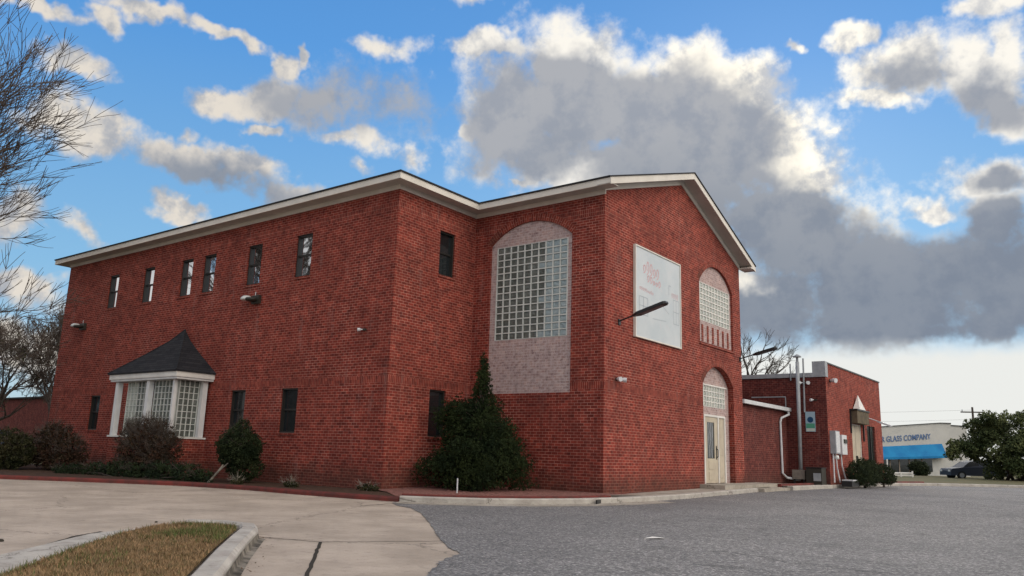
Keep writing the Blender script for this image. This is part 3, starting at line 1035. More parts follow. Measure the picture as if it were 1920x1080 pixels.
# ---- sash windows
def sash_window(axis, const, a0, a1, z0, z1, glass, sill=True):
    inn = 1 if axis == 'y' else -1

    def B(mb, b0, b1, c0, c1, d0, d1):
        p, q = sorted((const + inn * d0, const + inn * d1))
        if axis == 'y':
            mb.box(b0, b1, p, q, c0, c1)
        else:
            mb.box(p, q, b0, b1, c0, c1)
    f = MB()
    t = .045
    D = .05
    zm = (z0 + z1) / 2 + .03
    B(f, a0, a0 + t, z0, z1, D, D + .13)
    B(f, a1 - t, a1, z0, z1, D, D + .13)
    B(f, a0 + t, a1 - t, z1 - t, z1, D, D + .13)
    B(f, a0 + t, a1 - t, z0, z0 + t, D, D + .13)
    w = f.build('window', M['dark_frame'], bld)
    s_ = MB()
    B(s_, a0 + t, a1 - t, zm - .025, zm + .025, D + .06, D + .125)
    s_.build('meeting_rail', M['dark_frame'], w)
    for c0, c1, dd in ((z0 + t, zm - .025, .105), (zm + .025, z1 - t, .085)):
        gm = MB()
        B(gm, a0 + t, a1 - t, c0, c1, D + dd, D + dd + .006)
        gm.build('pane', glass, w)
    if sill:
        sm_ = MB()
        B(sm_, a0 - .03, a1 + .03, z0 - .068, z0 - .002, -.03, -.002)
        sm_.build('sill', M['brick_arch'], w)
    # dark lintel shadow course: soldier bricks
    return w


for a, b in UP:
    sash_window('y', YA, a, b, 6.02, 7.34, M['glass_hi'])
for a, b in LOW:
    sash_window('y', YA, a, b, 1.38, 2.67, M['glass_lo'])
sash_window('x', XB, 16.50, 17.16, 6.0, 7.32, M['glass_lo'])
sash_window('x', XB, 16.38, 17.06, 1.38, 2.68, M['glass_lo'])


def arch_ring(mb, axis, const, a0, a1, zs, zp, w=.2, proud=.006, n=40):
    """one ring of radiating bricks, standing 6 mm proud, with its own UVs"""
    inner_ = arc(a0, a1, zs, zp, n)
    ww, h = (a1 - a0) / 2, zp - zs
    R_ = (ww * ww + h * h) / (2 * h)
    cz = zp - R_
    ca = (a0 + a1) / 2
    L = 0
    for k in range(n):
        (pa, pz), (qa, qz) = inner_[k], inner_[k + 1]
        def out(a, z):
            s_ = (R_ + w) / R_
            return ca + (a - ca) * s_, cz + (z - cz) * s_
        (ra, rz), (sa, sz) = out(pa, pz), out(qa, qz)
        dl = math.hypot(qa - pa, qz - pz)
        P = (lambda a, z: (a, const - proud, z)) if axis == 'y' else (lambda a, z: (const + proud, a, z))
        mb.poly([P(pa, pz), P(qa, qz), P(sa, sz), P(ra, rz)], uv=[(0.003, L), (0.003, L + dl), (.2, L + dl), (.2, L)])
        L += dl


def arched_panel(axis, const, d, a0, a1, z0, zs, zp, holes):
    """lime-washed infill, following the arch, with rectangular holes"""
    inn = 1 if axis == 'y' else -1
    mb = MB()

    def P(a, z):
        return (a, const + inn * d, z) if axis == 'y' else (const + inn * d, a, z)
    A = sorted({a0, a1, *[h[0] for h in holes], *[h[1] for h in holes]})
    Z = sorted({z0, zs, *[h[2] for h in holes], *[h[3] for h in holes]})
    for i in range(len(A) - 1):
        for j in range(len(Z) - 1):
            ca, cz = (A[i] + A[i + 1]) / 2, (Z[j] + Z[j + 1]) / 2
            if any(h[0] < ca < h[1] and h[2] < cz < h[3] for h in holes):
                continue
            mb.poly([P(A[i], Z[j]), P(A[i + 1], Z[j]), P(A[i + 1], Z[j + 1]), P(A[i], Z[j + 1])])
    mb.poly([P(a, z) for a, z in arc(a0, a1, zs, zp)])
    return mb


def glass_blocks(axis, const, d, a0, a1, z0, z1, nc, nr, mats, parent, bar=.016, mortar=None):
    inn = 1 if axis == 'y' else -1
    wc, hr = (a1 - a0) / nc, (z1 - z0) / nr
    mo = MB()

    def B(mb, b0, b1, c0, c1, d0, d1):
        p, q = sorted((const + inn * d0, const + inn * d1))
        if axis == 'y':
            mb.box(b0, b1, p, q, c0, c1)
        else:
            mb.box(p, q, b0, b1, c0, c1)
    for i in range(nc + 1):
        B(mo, a0 + i * wc - bar, a0 + i * wc + bar, z0, z1, d - .012, d + .05)
    for j in range(nr + 1):
        for i in range(nc):
            B(mo, a0 + i * wc + bar, a0 + (i + 1) * wc - bar, max(z0, z0 + j * hr - bar), min(z1, z0 + j * hr + bar), d - .010, d + .05)
    w = mo.build('glass_block_window', mortar or M['mortar'], parent)
    groups = {}
    rr = random.Random(9)
    for i in range(nc):
        for j in range(nr):
            mname = mats(i, j)
            mb = groups.setdefault(mname, MB())
            x0, x1 = a0 + i * wc + bar, a0 + (i + 1) * wc - bar
            y0, y1 = z0 + j * hr + bar, z0 + (j + 1) * hr - bar
            ins = .035
            # pillowed block face: a shallow frustum, each tilted a hair
            e1, e2 = rr.uniform(-.003, .003), rr.uniform(-.003, .003)

            def P(a, z, dd):
                return (a, const + inn * dd, z) if axis == 'y' else (const + inn * dd, a, z)
            o4 = [P(x0, y0, d + .02), P(x1, y0, d + .02), P(x1, y1, d + .02), P(x0, y1, d + .02)]
            i4 = [P(x0 + ins, y0 + ins, d + .004 + e1), P(x1 - ins, y0 + ins, d + .004 - e1), P(x1 - ins, y1 - ins, d + .004 + e2), P(x0 + ins, y1 - ins, d + .004 - e2)]
            mb.poly(i4)
            for k in range(4):
                mb.poly([o4[k], o4[(k + 1) % 4], i4[(k + 1) % 4], i4[k]])
    for mname, mb in groups.items():
        mb.build('glass_blocks', M[mname], w)
    return w


# tall arched window of the recessed wall
aw = arched_panel('y', YC, .05, CW[0], CW[1], CW[2], CW[4], CW[3], [(-14.30, -11.80, 4.22, 7.02)]).build('arched_window', M['brick_white'], bld)
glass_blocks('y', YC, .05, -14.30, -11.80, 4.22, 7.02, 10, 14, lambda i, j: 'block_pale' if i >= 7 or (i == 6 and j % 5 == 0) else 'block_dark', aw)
mb = MB()
arch_ring(mb, 'y', YC, CW[0], CW[1], CW[4], CW[3], .21, .008)
mb.build('arch_ring', M['brick_arch'], aw)
# arched window of the gable wall
aw = arched_panel('x', XD, .08, DW[0], DW[1], DW[2], DW[4], DW[3], [(24.52, 27.05, 5.55, 6.86)]).build('arched_window', M['brick_white'], bld)
glass_blocks('x', XD, .08, 24.52, 27.05, 5.55, 6.86, 10, 7, lambda i, j: 'block_green', aw, .02, M['white'])
mb = MB()
arch_ring(mb, 'x', XD, DW[0], DW[1], DW[4], DW[3], .2, .008)
mb.build('arch_ring', M['brick_arch'], aw)
for i in range(6):
    y0 = 24.62 + i * .44
    mb = MB()
    mb.box(XD - .076, XD - .066, y0, y0 + .14, 4.86, 5.42)
    mb.build('brick_slot', M['brick_arch'], aw)
mb = MB()
mb.box(XD - .06, XD + .04, DW[0] - .05, DW[1] + .05, DW[2] - .09, DW[2] - .005)
mb.build('sill', M['brick_arch'], aw)
# door bay
DX = .20
aw = arched_panel('x', XD, DX, DD[0], DD[1], DD[2], DD[4], DD[3], [(24.95, 26.75, .2, 2.47), (24.72, 26.75, 2.72, 3.42)]).build('door_surround', M['brick_white'], bld)
mb = MB()
arch_ring(mb, 'x', XD, DD[0], DD[1], DD[4], DD[3], .2, .008)
mb.build('arch_ring', M['brick_arch'], aw)
glass_blocks('x', XD, DX, 24.72, 26.75, 2.72, 3.42, 9, 4, lambda i, j: 'block_green', aw, .016, M['white'])
mb = MB()
mb.box(XD - DX + .0, XD - DX + .03, 24.5, 24.72, .24, 3.45)
mb.box(XD - DX + .0, XD - DX + .035, 24.5, 26.9, 3.425, 3.47)
mb.build('board', M['white'], aw)
M['door'] = mottled('cream_door_paint', (.50, .44, .34), (.42, .36, .28), 3, .5, .03)
mb = MB()
x0, x1 = XD - DX - .06, XD - DX - .01
mb.box(x0, x1 + .03, 24.95, 25.02, .225, 2.47)
mb.box(x0, x1 + .03, 26.10, 26.17, .225, 2.40)
mb.box(x0, x1 + .03, 26.68, 26.75, .225, 2.40)
mb.box(x0, x1 + .03, 25.02, 26.75, 2.40, 2.47)
dr = mb.build('door', M['white'], bld, bevel=.006)
lf = MB()   # leaf of stiles and rails around the light and a raised lower panel
lf.box(x0, x1, 25.02, 25.24, .235, 2.40)
lf.box(x0, x1, 25.84, 26.10, .235, 2.40)
lf.box(x0, x1, 25.24, 25.84, 2.22, 2.40)
lf.box(x0, x1, 25.24, 25.84, .235, 1.03)
lf.box(x1, x1 + .015, 25.32, 25.76, .34, .60)
lf.box(x1, x1 + .015, 25.32, 25.76, .68, .94)
lf.build('door_leaf', M['door'], dr, bevel=.004)
sd_ = MB()
sd_.box(x0, x1 - .01, 26.17, 26.68, .235, 2.40)
sd_.box(x1 - .01, x1 + .005, 26.25, 26.60, .4, 1.0)
sd_.box(x1 - .01, x1 + .005, 26.25, 26.60, 1.15, 2.25)
sd_.build('side_panel', M['door'], dr, bevel=.004)
mb = MB()
mb.box(x1 - .03, x1 - .02, 25.24, 25.84, 1.03, 2.22)
mb.build('glass_light', M['glass_lo'], dr)
mb = MB()
for yy in (25.40, 25.54, 25.68):
    mb.tube([(x1 - .015, yy, 1.05), (x1 - .015, yy + .03, 1.35), (x1 - .015, yy - .03, 1.62), (x1 - .015, yy + .03, 1.92), (x1 - .015, yy, 2.2)], .008, 5)
mb.build('leaded_scroll', M['metal_white'], dr)
mb = MB()
mb.tube([(x1 + .0, 25.98, 1.05), (x1 + .06, 25.98, 1.1), (x1 + .06, 25.98, 1.32), (x1, 25.98, 1.37)], .016, 8)
mb.box(x1, x1 + .012, 25.95, 26.01, 1.0, 1.45)
mb.build('handle', M['black'], dr)

# ---- bay window porch
BX0, BX1, BY = -27.0, -23.35, 13.55
mb = MB()
mb.box(BX0 - .05, BX1 + .05, BY - .0, YA + .0, -.1, 1.13)
bay = mb.build('bay_window', M['brick'], bld)
mb = MB()
mb.box(BX0 - .09, BX1 + .09, BY - .05, YA - .002, 1.132, 1.185)
mb.build('sill', M['white'], bay, bevel=.01)
mb = MB()
for cx_, cy_ in ((BX0 + .07, BY + .08), (-24.95, BY + .08), (BX1 - .13, BY + .08), (BX1 - .05, YA - .16)):
    mb = MB()
    t = .085 if cx_ != BX1 - .13 else .05
    mb.box(cx_ - t, cx_ + t, cy_ - t, cy_ + t, 1.187, 2.96)
    mb.build('column', M['column'], bay, bevel=.008)
glass_blocks('y', BY, .2, BX0 + .45, -25.05, 1.19, 2.96, 7, 9, lambda i, j: 'block_green' if i < 3 else 'block_dark', bay, .011)
glass_blocks('y', BY, .2, -24.85, BX1 - .22, 1.19, 2.96, 6, 9, lambda i, j: 'block_dark', bay, .011)
glass_blocks('x', BX1 - .05, .08, BY + .25, YA - .28, 1.19, 2.96, 4, 9, lambda i, j: 'block_dark', bay, .011)
mb = MB()
mb.box(BX0 + .30, BX1 - .30, YA - .72, YA - .6, 1.19, 2.95)
mb.build('inner_wall', M['brick_arch'], bay)
mb = MB()
ex0, ex1, ey = -27.27, -23.10, 13.42
mb.box(ex0 + .04, ex1 - .04, ey + .04, YA - .004, 2.965, 3.03)
mb.build('soffit', M['column'], bay)
mb = MB()
mb.box(ex0, ex1, ey, YA - .004, 3.032, 3.19)
mb.build('fascia', M['white'], bay, bevel=.008)
mb = MB()
ap = (-25.16, YA - .003, 4.80)
z_ = 3.195
c4 = [(ex0 - .05, YA - .003, z_), (ex0 - .05, ey - .05, z_), (ex1 + .05, ey - .05, z_), (ex1 + .05, YA - .003, z_)]
c4u = [(x, y, z_ + .04) for x, y, _ in c4]
for k in range(3):
    mb.poly([c4[k], c4[k + 1], c4u[k + 1], c4u[k]])
    # bell-cast slope: flatter at the eave, steep at the peak
    A_, B_ = Vector(c4u[k]), Vector(c4u[k + 1])
    V_ = Vector(ap)
    m0, m1 = A_.lerp(V_, .5), B_.lerp(V_, .5)
    n0, n1 = A_.lerp(V_, .8), B_.lerp(V_, .8)
    for q_ in (m0, m1):
        q_.z -= .09
    for q_ in (n0, n1):
        q_.z -= .10
    mb.poly([A_, B_, m1, m0])
    mb.poly([m0, m1, n1, n0])
    mb.poly([n0, n1, V_])
mb.poly(c4)
rf = mb.build('roof', M['bay_shingle'], bay)
mb = MB()
for k in (1, 2):
    A_, V_ = Vector(c4u[k]), Vector(ap)
    mb.tube([A_, A_.lerp(V_, .5) - Vector((0, 0, .09)), A_.lerp(V_, .8) - Vector((0, 0, .10)), V_], .028, 6)
mb.build('hip_ridge', M['bay_shingle'], rf)

# ============================================================= ANNEX
AX, AY, AE = -9.12, 33.3, 42.6
anx = thing('brick_annex', 'single storey red brick annex with grey metal parapet beside the gable', 'building', (-13, 37, 0))
aops = [(36.95, 38.62, .2, 2.72, None, .2), (39.65, 41.2, .2, 2.75, None, .35)]
wall_mesh('x', AX, AY, AE, -.1, 4.98, aops).build('wall', M['brick_annex'], anx)
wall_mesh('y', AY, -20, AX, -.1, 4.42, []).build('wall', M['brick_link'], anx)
mb = MB()
mb.poly([(AX, AE, -.1), (-20, AE, -.1), (-20, AE, 4.98), (AX, AE, 4.98)])
mb.poly([(-20, AY, 4.6), (AX - .1, AY, 4.6), (AX - .1, AE, 4.6), (-20, AE, 4.6)])
mb.build('wall', M['brick_annex'], anx)
mb = MB()
mb.box(-20, -9.62, AY - .05, AY + .2, 4.425, 4.60)
mb.box(-9.62, AX + .02, AY - .05, AY + .3, 4.425, 5.06)
mb.build('parapet_cap', M['metal_gray'], anx, bevel=.006)
mb = MB()
mb.box(AX - .2, AX + .035, AY + .3, AE + .03, 4.985, 5.04)
mb.build('coping', M['dark_frame'], anx)
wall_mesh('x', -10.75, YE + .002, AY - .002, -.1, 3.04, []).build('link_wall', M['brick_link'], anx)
mb = MB()
mb.box(-16, -10.7, YE + .003, AY - .003, 3.06, 3.2)
mb.build('link_roof', M['shingle'], anx)
mb = MB()
mb.box(-10.69, -10.55, YE + .08, AY - .02, 3.03, 3.045)
mb.box(-10.55, -10.535, YE + .08, AY - .02, 3.03, 3.17)
mb.box(-10.69, -10.675, YE + .08, AY - .02, 3.03, 3.17)
mb.box(-10.69, -10.53, YE + .065, YE + .079, 3.03, 3.17)
gt = mb.build('gutter', M['metal_white'], anx)
mb = MB()
mb.tube([(-10.6, 33.02, 3.03), (-10.55, 33.0, 2.9), (-10.68, 32.4, 2.72), (-10.69, 32.3, 2.55), (-10.69, 32.35, .55), (-10.6, 32.6, .38), (-10.2, 33.0, .3)], .045, 8)
mb.build('downspout', M['metal_white'], gt)
mb = MB()
mb.box(-12.2, -10.75, AY - .02, AY - .003, 3.62, 3.66)
mb.box(-10.78, -10.74, AY - .02, AY - .003, 3.2, 3.62)
mb.build('flashing', M['metal_gray'], anx)
# annex entrance
mb = MB()
x0 = AX - .07
mb.box(x0 - .04, x0, 37.0, 37.75, .25, 2.68)
mb.box(x0 - .04, x0, 37.80, 38.57, .25, 2.68)
ad = mb.build('door', M['door'], anx, bevel=.01)
mb = MB()
mb.box(x0 + .0, x0 + .03, 36.95, 37.0, .2, 2.72)
mb.box(x0 + .0, x0 + .03, 38.57, 38.62, .2, 2.72)
mb.box(x0 + .0, x0 + .03, 37.0, 38.57, 2.68, 2.72)
mb.build('frame', M['white'], ad)
mb = MB()
mb.box(x0, x0 + .05, 37.70, 37.73, 1.1, 1.35)
mb.box(x0, x0 + .05, 37.82, 37.85, 1.1, 1.35)
mb.build('handle', M['black'], ad)
mb = MB()
mb.box(AX - .10, AX - .06, 39.65, 41.2, .2, 2.75)
aw2 = mb.build('window', M['glass_lo'], anx)
mb = MB()
mb.box(AX - .055, AX - .02, 40.38, 40.46, .2, 2.75)
mb.box(AX - .055, AX - .02, 39.65, 41.2, 1.0, 1.06)
mb.build('frame', M['dark_frame'], aw2)
# canopy over the entrance with a pointed white finial
mb = MB()
mb.box(AX + .002, AX + .30, 36.78, 38.85, 2.74, 3.28)
cn = mb.build('door_canopy', mottled('weathered_tan_panel', (.14, .11, .07), (.08, .065, .045), 4, .8), anx, bevel=.02)
mb = MB()
mb.box(AX + .002, AX + .34, 36.72, 38.91, 3.283, 3.35)
mb.box(AX + .002, AX + .06, 36.70, 36.775, 2.3, 3.28)
mb.box(AX + .002, AX + .06, 38.86, 38.94, 2.0, 3.28)
mb.build('canopy_rim', M['black'], cn)
mb = MB()
mb.poly([(AX + .30, 37.25, 3.352), (AX + .30, 38.35, 3.352), (AX + .12, 37.8, 4.02)])
mb.poly([(AX + .02, 38.35, 3.352), (AX + .02, 37.25, 3.352), (AX + .12, 37.8, 4.02)])
mb.poly([(AX + .02, 37.25, 3.352), (AX + .30, 37.25, 3.352), (AX + .12, 37.8, 4.02)])
mb.poly([(AX + .30, 38.35, 3.352), (AX + .02, 38.35, 3.352), (AX + .12, 37.8, 4.02)])
mb.build('finial', M['white'], cn)

# ============================================================= THINGS ON THE WALLS
# faded sign board
sg = thing('sign_board', 'large faded white sign board with thin pale frame high on the gable wall', 'sign', (XD, 21.2, 5.7))
mb = MB()
mb.box(XD + .012, XD + .06, 19.76, 22.69, 4.37, 6.99)


def signm(t, p):
    ob = t.n('ShaderNodeTexCoord').outputs['Object']
    n1 = t.noise(ob, .9, 4, .6)
    n2 = t.noise(ob, 4, 5, .6)
    c = t.mix(t.mr(n1, .3, .7), (.44, .49, .52), (.52, .55, .57))
    c = t.mix(t.m('MULTIPLY', t.mr(n2, .55, .75), .3), c, (.60, .50, .50))
    t.put(p.inputs['Base Color'], c)


mb.build('panel', mat('faded_sign_face', (.55, .58, .6), .4, .4, signm), sg)
mb = MB()
for a in ((19.72, 19.757, 4.33, 7.03), (22.693, 22.73, 4.33, 7.03)):
    mb.box(XD + .005, XD + .085, *a)
mb.box(XD + .005, XD + .085, 19.76, 22.69, 4.33, 4.367)
mb.box(XD + .005, XD + .085, 19.76, 22.69, 6.993, 7.03)
mb.build('frame', M['trim'], sg)


def strokes(mb, lines, w, x=XD + .0635):
    for l in lines:
        for k in range(len(l) - 1):
            p, q = Vector(l[k]), Vector(l[k + 1])
            d = (q - p)
            if d.length < 1e-6:
                continue
            n_ = Vector((-d.y, d.x)).normalized() * w / 2
            mb.poly([(x, *(p - n_)), (x, *(q - n_)), (x, *(q + n_)), (x, *(p + n_))])


def script(y0, z0, dy, n, h, seed):
    """a row of faded handwriting, no longer readable"""
    r = random.Random(seed)
    out = []
    for i in range(n):
        c = y0 + dy * i
        l = []
        hh = h * r.uniform(.5, 1)
        for k in range(9):
            a = k / 8 * 5.2
            l.append((c + dy * .45 * (math.sin(a) + k / 8), z0 - .06 * (c - y0) + hh * (.5 - .5 * math.cos(a))))
        out.append(l)
    return out


mb = MB()
strokes(mb, script(20.25, 6.28, .21, 5, .42, 1) + script(20.5, 6.05, .18, 5, .2, 2), .035)
strokes(mb, script(20.0, 5.75, .1, 9, .12, 3) + script(22.1, 5.85, .12, 4, .18, 5), .016)
mb.build('faded_writing', mat('faded_red_ink', (.60, .36, .38), .6, .2), sg)
mb = MB()
fr = []
for (a, b, c, d) in ((19.98, 20.5, 5.02, 5.55), (22.2, 22.6, 5.05, 5.8)):
    fr += [[(a, c), (b, c), (b, d), (a, d), (a, c)], [((a + b) / 2, c), ((a + b) / 2, d)], [(a, (c + d) / 2), (b, (c + d) / 2)]]
fr += [[(20.7, 5.25), (21.3, 5.55), (21.9, 5.3)], [(20.8, 5.0), (21.7, 5.05)], [(21.9, 5.9), (21.9, 6.2), (22.05, 6.2)]]
strokes(mb, fr, .022)
mb.build('faded_drawing', mat('faded_grey_ink', (.38, .42, .46), .6, .2), sg)


def arm_light(y, z, x_end, z_end, label, head_from=.42, wall=XD, m='black', frac=1.0):
    t = thing('arm_light', label, 'wall light', (wall, y, z), 'lamps on long arms over the parking lot' if m == 'black' else None)
    v = Vector((x_end - wall, 0, z_end - z))
    P = lambda s_: Vector((wall, y, z)) + v * s_
    mb = MB()
    mb.tube([P(0), P(head_from + .06)], .022, 8)
    mb.build('arm', M[m], t)
    mb = MB()
    mb.box(wall + .001, wall + .03, y - .06, y + .06, z - .1, z + .06)
    mb.build('wall_plate', M[m], t)
    d = v.normalized()
    n_ = Vector((-d.z, 0, d.x))
    mb = MB()
    w = .13 * frac
    secs = []
    for s_, ww, th in ((head_from, .04, .03), (head_from + .12, w, .05), (.96, w, .045), (1.0, w * .7, .03)):
        c = P(s_)
        secs.append([c + Vector((0, ww, 0)) - n_ * th, c - Vector((0, ww, 0)) - n_ * th, c - Vector((0, ww, 0)) + n_ * th * .6, c + Vector((0, ww, 0)) + n_ * th * .6])
    for a, b in zip(secs, secs[1:]):
        for k in range(4):
            mb.poly([a[k], a[(k + 1) % 4], b[(k + 1) % 4], b[k]])
    mb.poly(secs[0])
    mb.poly(secs[-1])
    mb.build('lamp_head', M[m], t)
    mb = MB()
    a, b = P(head_from + .18) - n_ * .052, P(.92) - n_ * .050
    q = w * .62
    mb.poly([a + Vector((0, q, 0)), a - Vector((0, q, 0)), b - Vector((0, q, 0)), b + Vector((0, q, 0))])
    mb.build('lens', mat('grey_led_lens', (.10, .095, .11), .4, .4), t)


arm_light(18.9, 4.64, -9.14, 5.05, 'black arm lamp sticking out over the faded white sign board', .30)
arm_light(27.80, 4.60, -9.22, 4.94, 'black arm lamp at the far right corner of the gable wall', .36)
arm_light(39.43, 3.14, -8.0, 2.72, 'pale slanting arm lamp beside the annex door', .45, AX, 'metal_white', .8)


def wall_pack(x, z, label):
    t = thing('wall_lamp', label, 'wall light', (x, YA, z), 'dome wall lamps of the long left wall')
    mb = MB()
    mb.box(x + .05, x + .42, YA - .10, YA - .001, z - .14, z + .12)
    b = mb.build('housing', M['dark_body'], t, bevel=.03)
    mb = MB()
    mb.lathe([(.0, .10), (.10, .09), (.17, .04), (.19, -.02), (.15, -.05), (.0, -.06)], (x - .06, YA - .20, z + .02), 14)
    mb.build('dome_lens', M['lens'], t, smooth=True)
    mb = MB()
    mb.lathe([(.0, -.05), (.16, -.045), (.2, -.0), (.18, .05), (.0, .055)], (x + .20, YA - .2, z - .03), 14)
    mb.build('shade', M['dark_body'], t, smooth=True)
    mb = MB()
    mb.tube([(x + .12, YA - .012, z + .12), (x + .12, YA - .012, z + .26)], .014, 6)
    mb.build('conduit', M['metal_white'], t)


wall_pack(-21.45, 5.5, 'dome wall lamp with dark housing under the fifth upper window of the left wall')
wall_pack(-32.8, 5.44, 'dome wall lamp near the far left corner of the long brick wall')


def spot_pair(p, axis, label, big=1.0, nm='spotlight', one=False, body='metal_white'):
    t = thing(nm, label, 'spotlight', p)
    x, y, z = p
    mb = MB()
    s_ = .07 * big
    if axis == 'x':
        mb.box(x + .001, x + .05, y - s_, y + s_, z - s_ * .5, z + s_ * .5)
    else:
        mb.box(x - s_, x + s_, y - .05, y - .001, z - s_ * .5, z + s_ * .5)
    mb.build('mount', M['dark_body'], t, bevel=.006)
    for sg_ in ((-1,) if one else (-1, 1)):
        mb = MB()
        if axis == 'x':
            a = Vector((x + .05, y + sg_ * s_, z))
            b = a + Vector((.17, sg_ * .09, -.02)) * big
        else:
            a = Vector((x + sg_ * s_, y - .05, z))
            b = a + Vector((sg_ * .11, -.15, -.02)) * big
        mb.tube([a, a.lerp(b, .35), a.lerp(b, .5), b], [.02 * big, .03 * big, .06 * big, .065 * big], 10)
        mb.build('lamp', M[body], t)


spot_pair((XD, 18.78, 3.04), 'x', 'small pair of white spotlights low on the gable wall near its left corner')
spot_pair((-16.17, YA, 4.2), 'y', 'single small white spotlight on the left wall near the outer corner', .75, one=True)
spot_pair((-9.95, AY, 4.2), 'y', 'pair of white spotlights on the annex wall under the grey parapet', 1.15)
spot_pair((AX, 33.9, 4.32), 'x', 'dark spotlight with white bulb high on the annex front corner', 1.5, one=True)
spot_pair((-9.55, AY, 3.5), 'y', 'tiny white spotlight on the shaded annex wall beside the corner', .9, one=True)

# flue pipe, junction box
fl = thing('flue_pipe', 'tall galvanised flue pipe with a cap, standing on a grey box at the annex wall', 'pipe', (-10.2, AY - .3, .3))
mb = MB()
mb.tube([(-10.2, AY - .22, .68), (-10.15, AY - .22, 5.05)], .075, 12)
mb.build('pipe', M['metal_gray'], fl, smooth=True)
mb = MB()
mb.lathe([(.05, 0), (.05, .2), (.17, .2), (.17, .24), (.0, .34)], (-10.15, AY - .22, 5.04), 12)
mb.build('cap', M['metal_gray'], fl)
mb = MB()
mb.tube([(-9.99, AY - .06, 3.0), (-9.96, AY - .06, 5.2)], .035, 8)
mb.tube([(-10.5, AY - .06, 4.3), (-10.5, AY - .06, 5.0)], .03, 8)
mb.build('conduit', M['metal_gray'], fl)
mb = MB()
mb.box(-10.42, -9.92, AY - .62, AY - .12, .34, .70)
mb.build('base_box', mottled('weathered_beige_box', (.24, .21, .18), (.17, .15, .13), 5), fl, bevel=.01)
mb = MB()
for xx in (-10.38, -10.0):
    mb = MB()
    mb.box(xx, xx + .06, AY - .6, AY - .54, .1, .338)
    mb.build('foot', M['black'], fl)

# accessible-style wall sign: pale blue over green with a round blue symbol
ws = thing('wall_sign', 'small pale blue and green sign with a dark blue disc on the shaded annex wall', 'sign', (-9.78, AY, 2.6))
mb = MB()
mb.box(-9.98, -9.60, AY - .03, AY - .004, 2.22, 3.02)
mb.build('board', mat('sign_pale_blue', (.30, .42, .50), .5), ws)
mb = MB()
mb.box(-9.96, -9.62, AY - .036, AY - .031, 2.36, 2.55)
mb.build('green_band', mat('sign_green', (.08, .30, .20), .5), ws)
mb = MB()
mb.box(-9.96, -9.62, AY - .036, AY - .031, 2.24, 2.355)
mb.build('white_band', mat('sign_white', (.50, .55, .50), .5), ws)
mb = MB()
mb.poly([(-9.79 + .12 * math.cos(a * .3927), AY - .034, 2.70 + .12 * math.sin(a * .3927)) for a in range(16)])
mb.build('blue_disc', mat('sign_dark_blue', (.01, .06, .14), .5), ws)

# electric meter cabinets
em = thing('meter_cabinet', 'tall grey electric cabinet at the front corner of the annex', 'meter box', (AX, 33.8, 1.3), 'electric boxes of the annex')
mb = MB()
mb.box(AX + .002, AX + .22, 33.48, 34.1, 1.38, 2.28)
mb.build('cabinet', M['metal_gray'], em, bevel=.012)
mb = MB()
mb.box(AX + .221, AX + .235, 33.52, 34.06, 1.42, 2.24)
mb.build('cover', M['metal_white'], em, bevel=.004)
mb = MB()
mb.lathe([(.0, .1), (.08, .09), (.10, .0), (.1, -.06), (.0, -.06)], (AX + .16, 33.72, 1.22), 12)
mb.build('meter', M['lens'], em, smooth=True)
mb = MB()
mb.tube([(AX + .08, 33.55, .25), (AX + .08, 33.55, 1.38)], .03, 8)
mb.tube([(AX + .08, 33.9, 1.38), (AX + .09, 34.0, .8), (AX + .12, 34.2, .25)], .03, 8)
mb.build('conduit', M['metal_white'], em)
em = thing('meter_cabinet', 'lighter lavender grey electric box right of the tall cabinet on the annex', 'meter box', (AX, 35, 1.3), 'electric boxes of the annex')
mb = MB()
mb.box(AX + .002, AX + .20, 34.5, 35.25, 1.36, 2.15)
mb.build('cabinet', M['metal_white'], em, bevel=.012)
mb = MB()
mb.box(AX + .201, AX + .24, 34.75, 35.2, 1.82, 1.98)
mb.build('meter_window', M['dark_body'], em, bevel=.006)
mb = MB()
mb.tube([(AX + .08, 34.7, 1.36), (AX + .09, 34.72, .9), (AX + .16, 35.0, .25)], .03, 8)
mb.build('conduit', M['metal_white'], em)

# clutter at the foot of the annex
cd = thing('air_conditioner', 'dark air conditioning unit with a grey panel at the shaded annex wall', 'air conditioner', (-9.5, AY - .5, .25))
mb = MB()
mb.box(-9.84, -9.24, AY - .75, AY - .15, .16, .78)
mb.build('housing', M['dark_body'], cd, bevel=.02)
mb = MB()
mb.box(-9.55, -9.27, AY - .775, AY - .752, .3, .6)
mb.build('panel', M['metal_gray'], cd, bevel=.01)
mb = MB()
mb.box(-9.86, -9.22, AY - .77, AY - .13, .783, .82)
mb.build('lid', M['black'], cd)
ub = thing('utility_box', 'low dark box with a pale lid on the ground left of the annex hedge', 'box', (AX + .4, 34.4, .2))
mb = MB()
mb.box(AX + .25, AX + .65, 33.9, 35.0, .1, .32)
mb.build('body', M['black'], ub, bevel=.02)
mb = MB()
mb.box(AX + .24, AX + .66, 34.0, 34.8, .323, .37)
mb.build('lid', M['metal_white'], ub, bevel=.01)

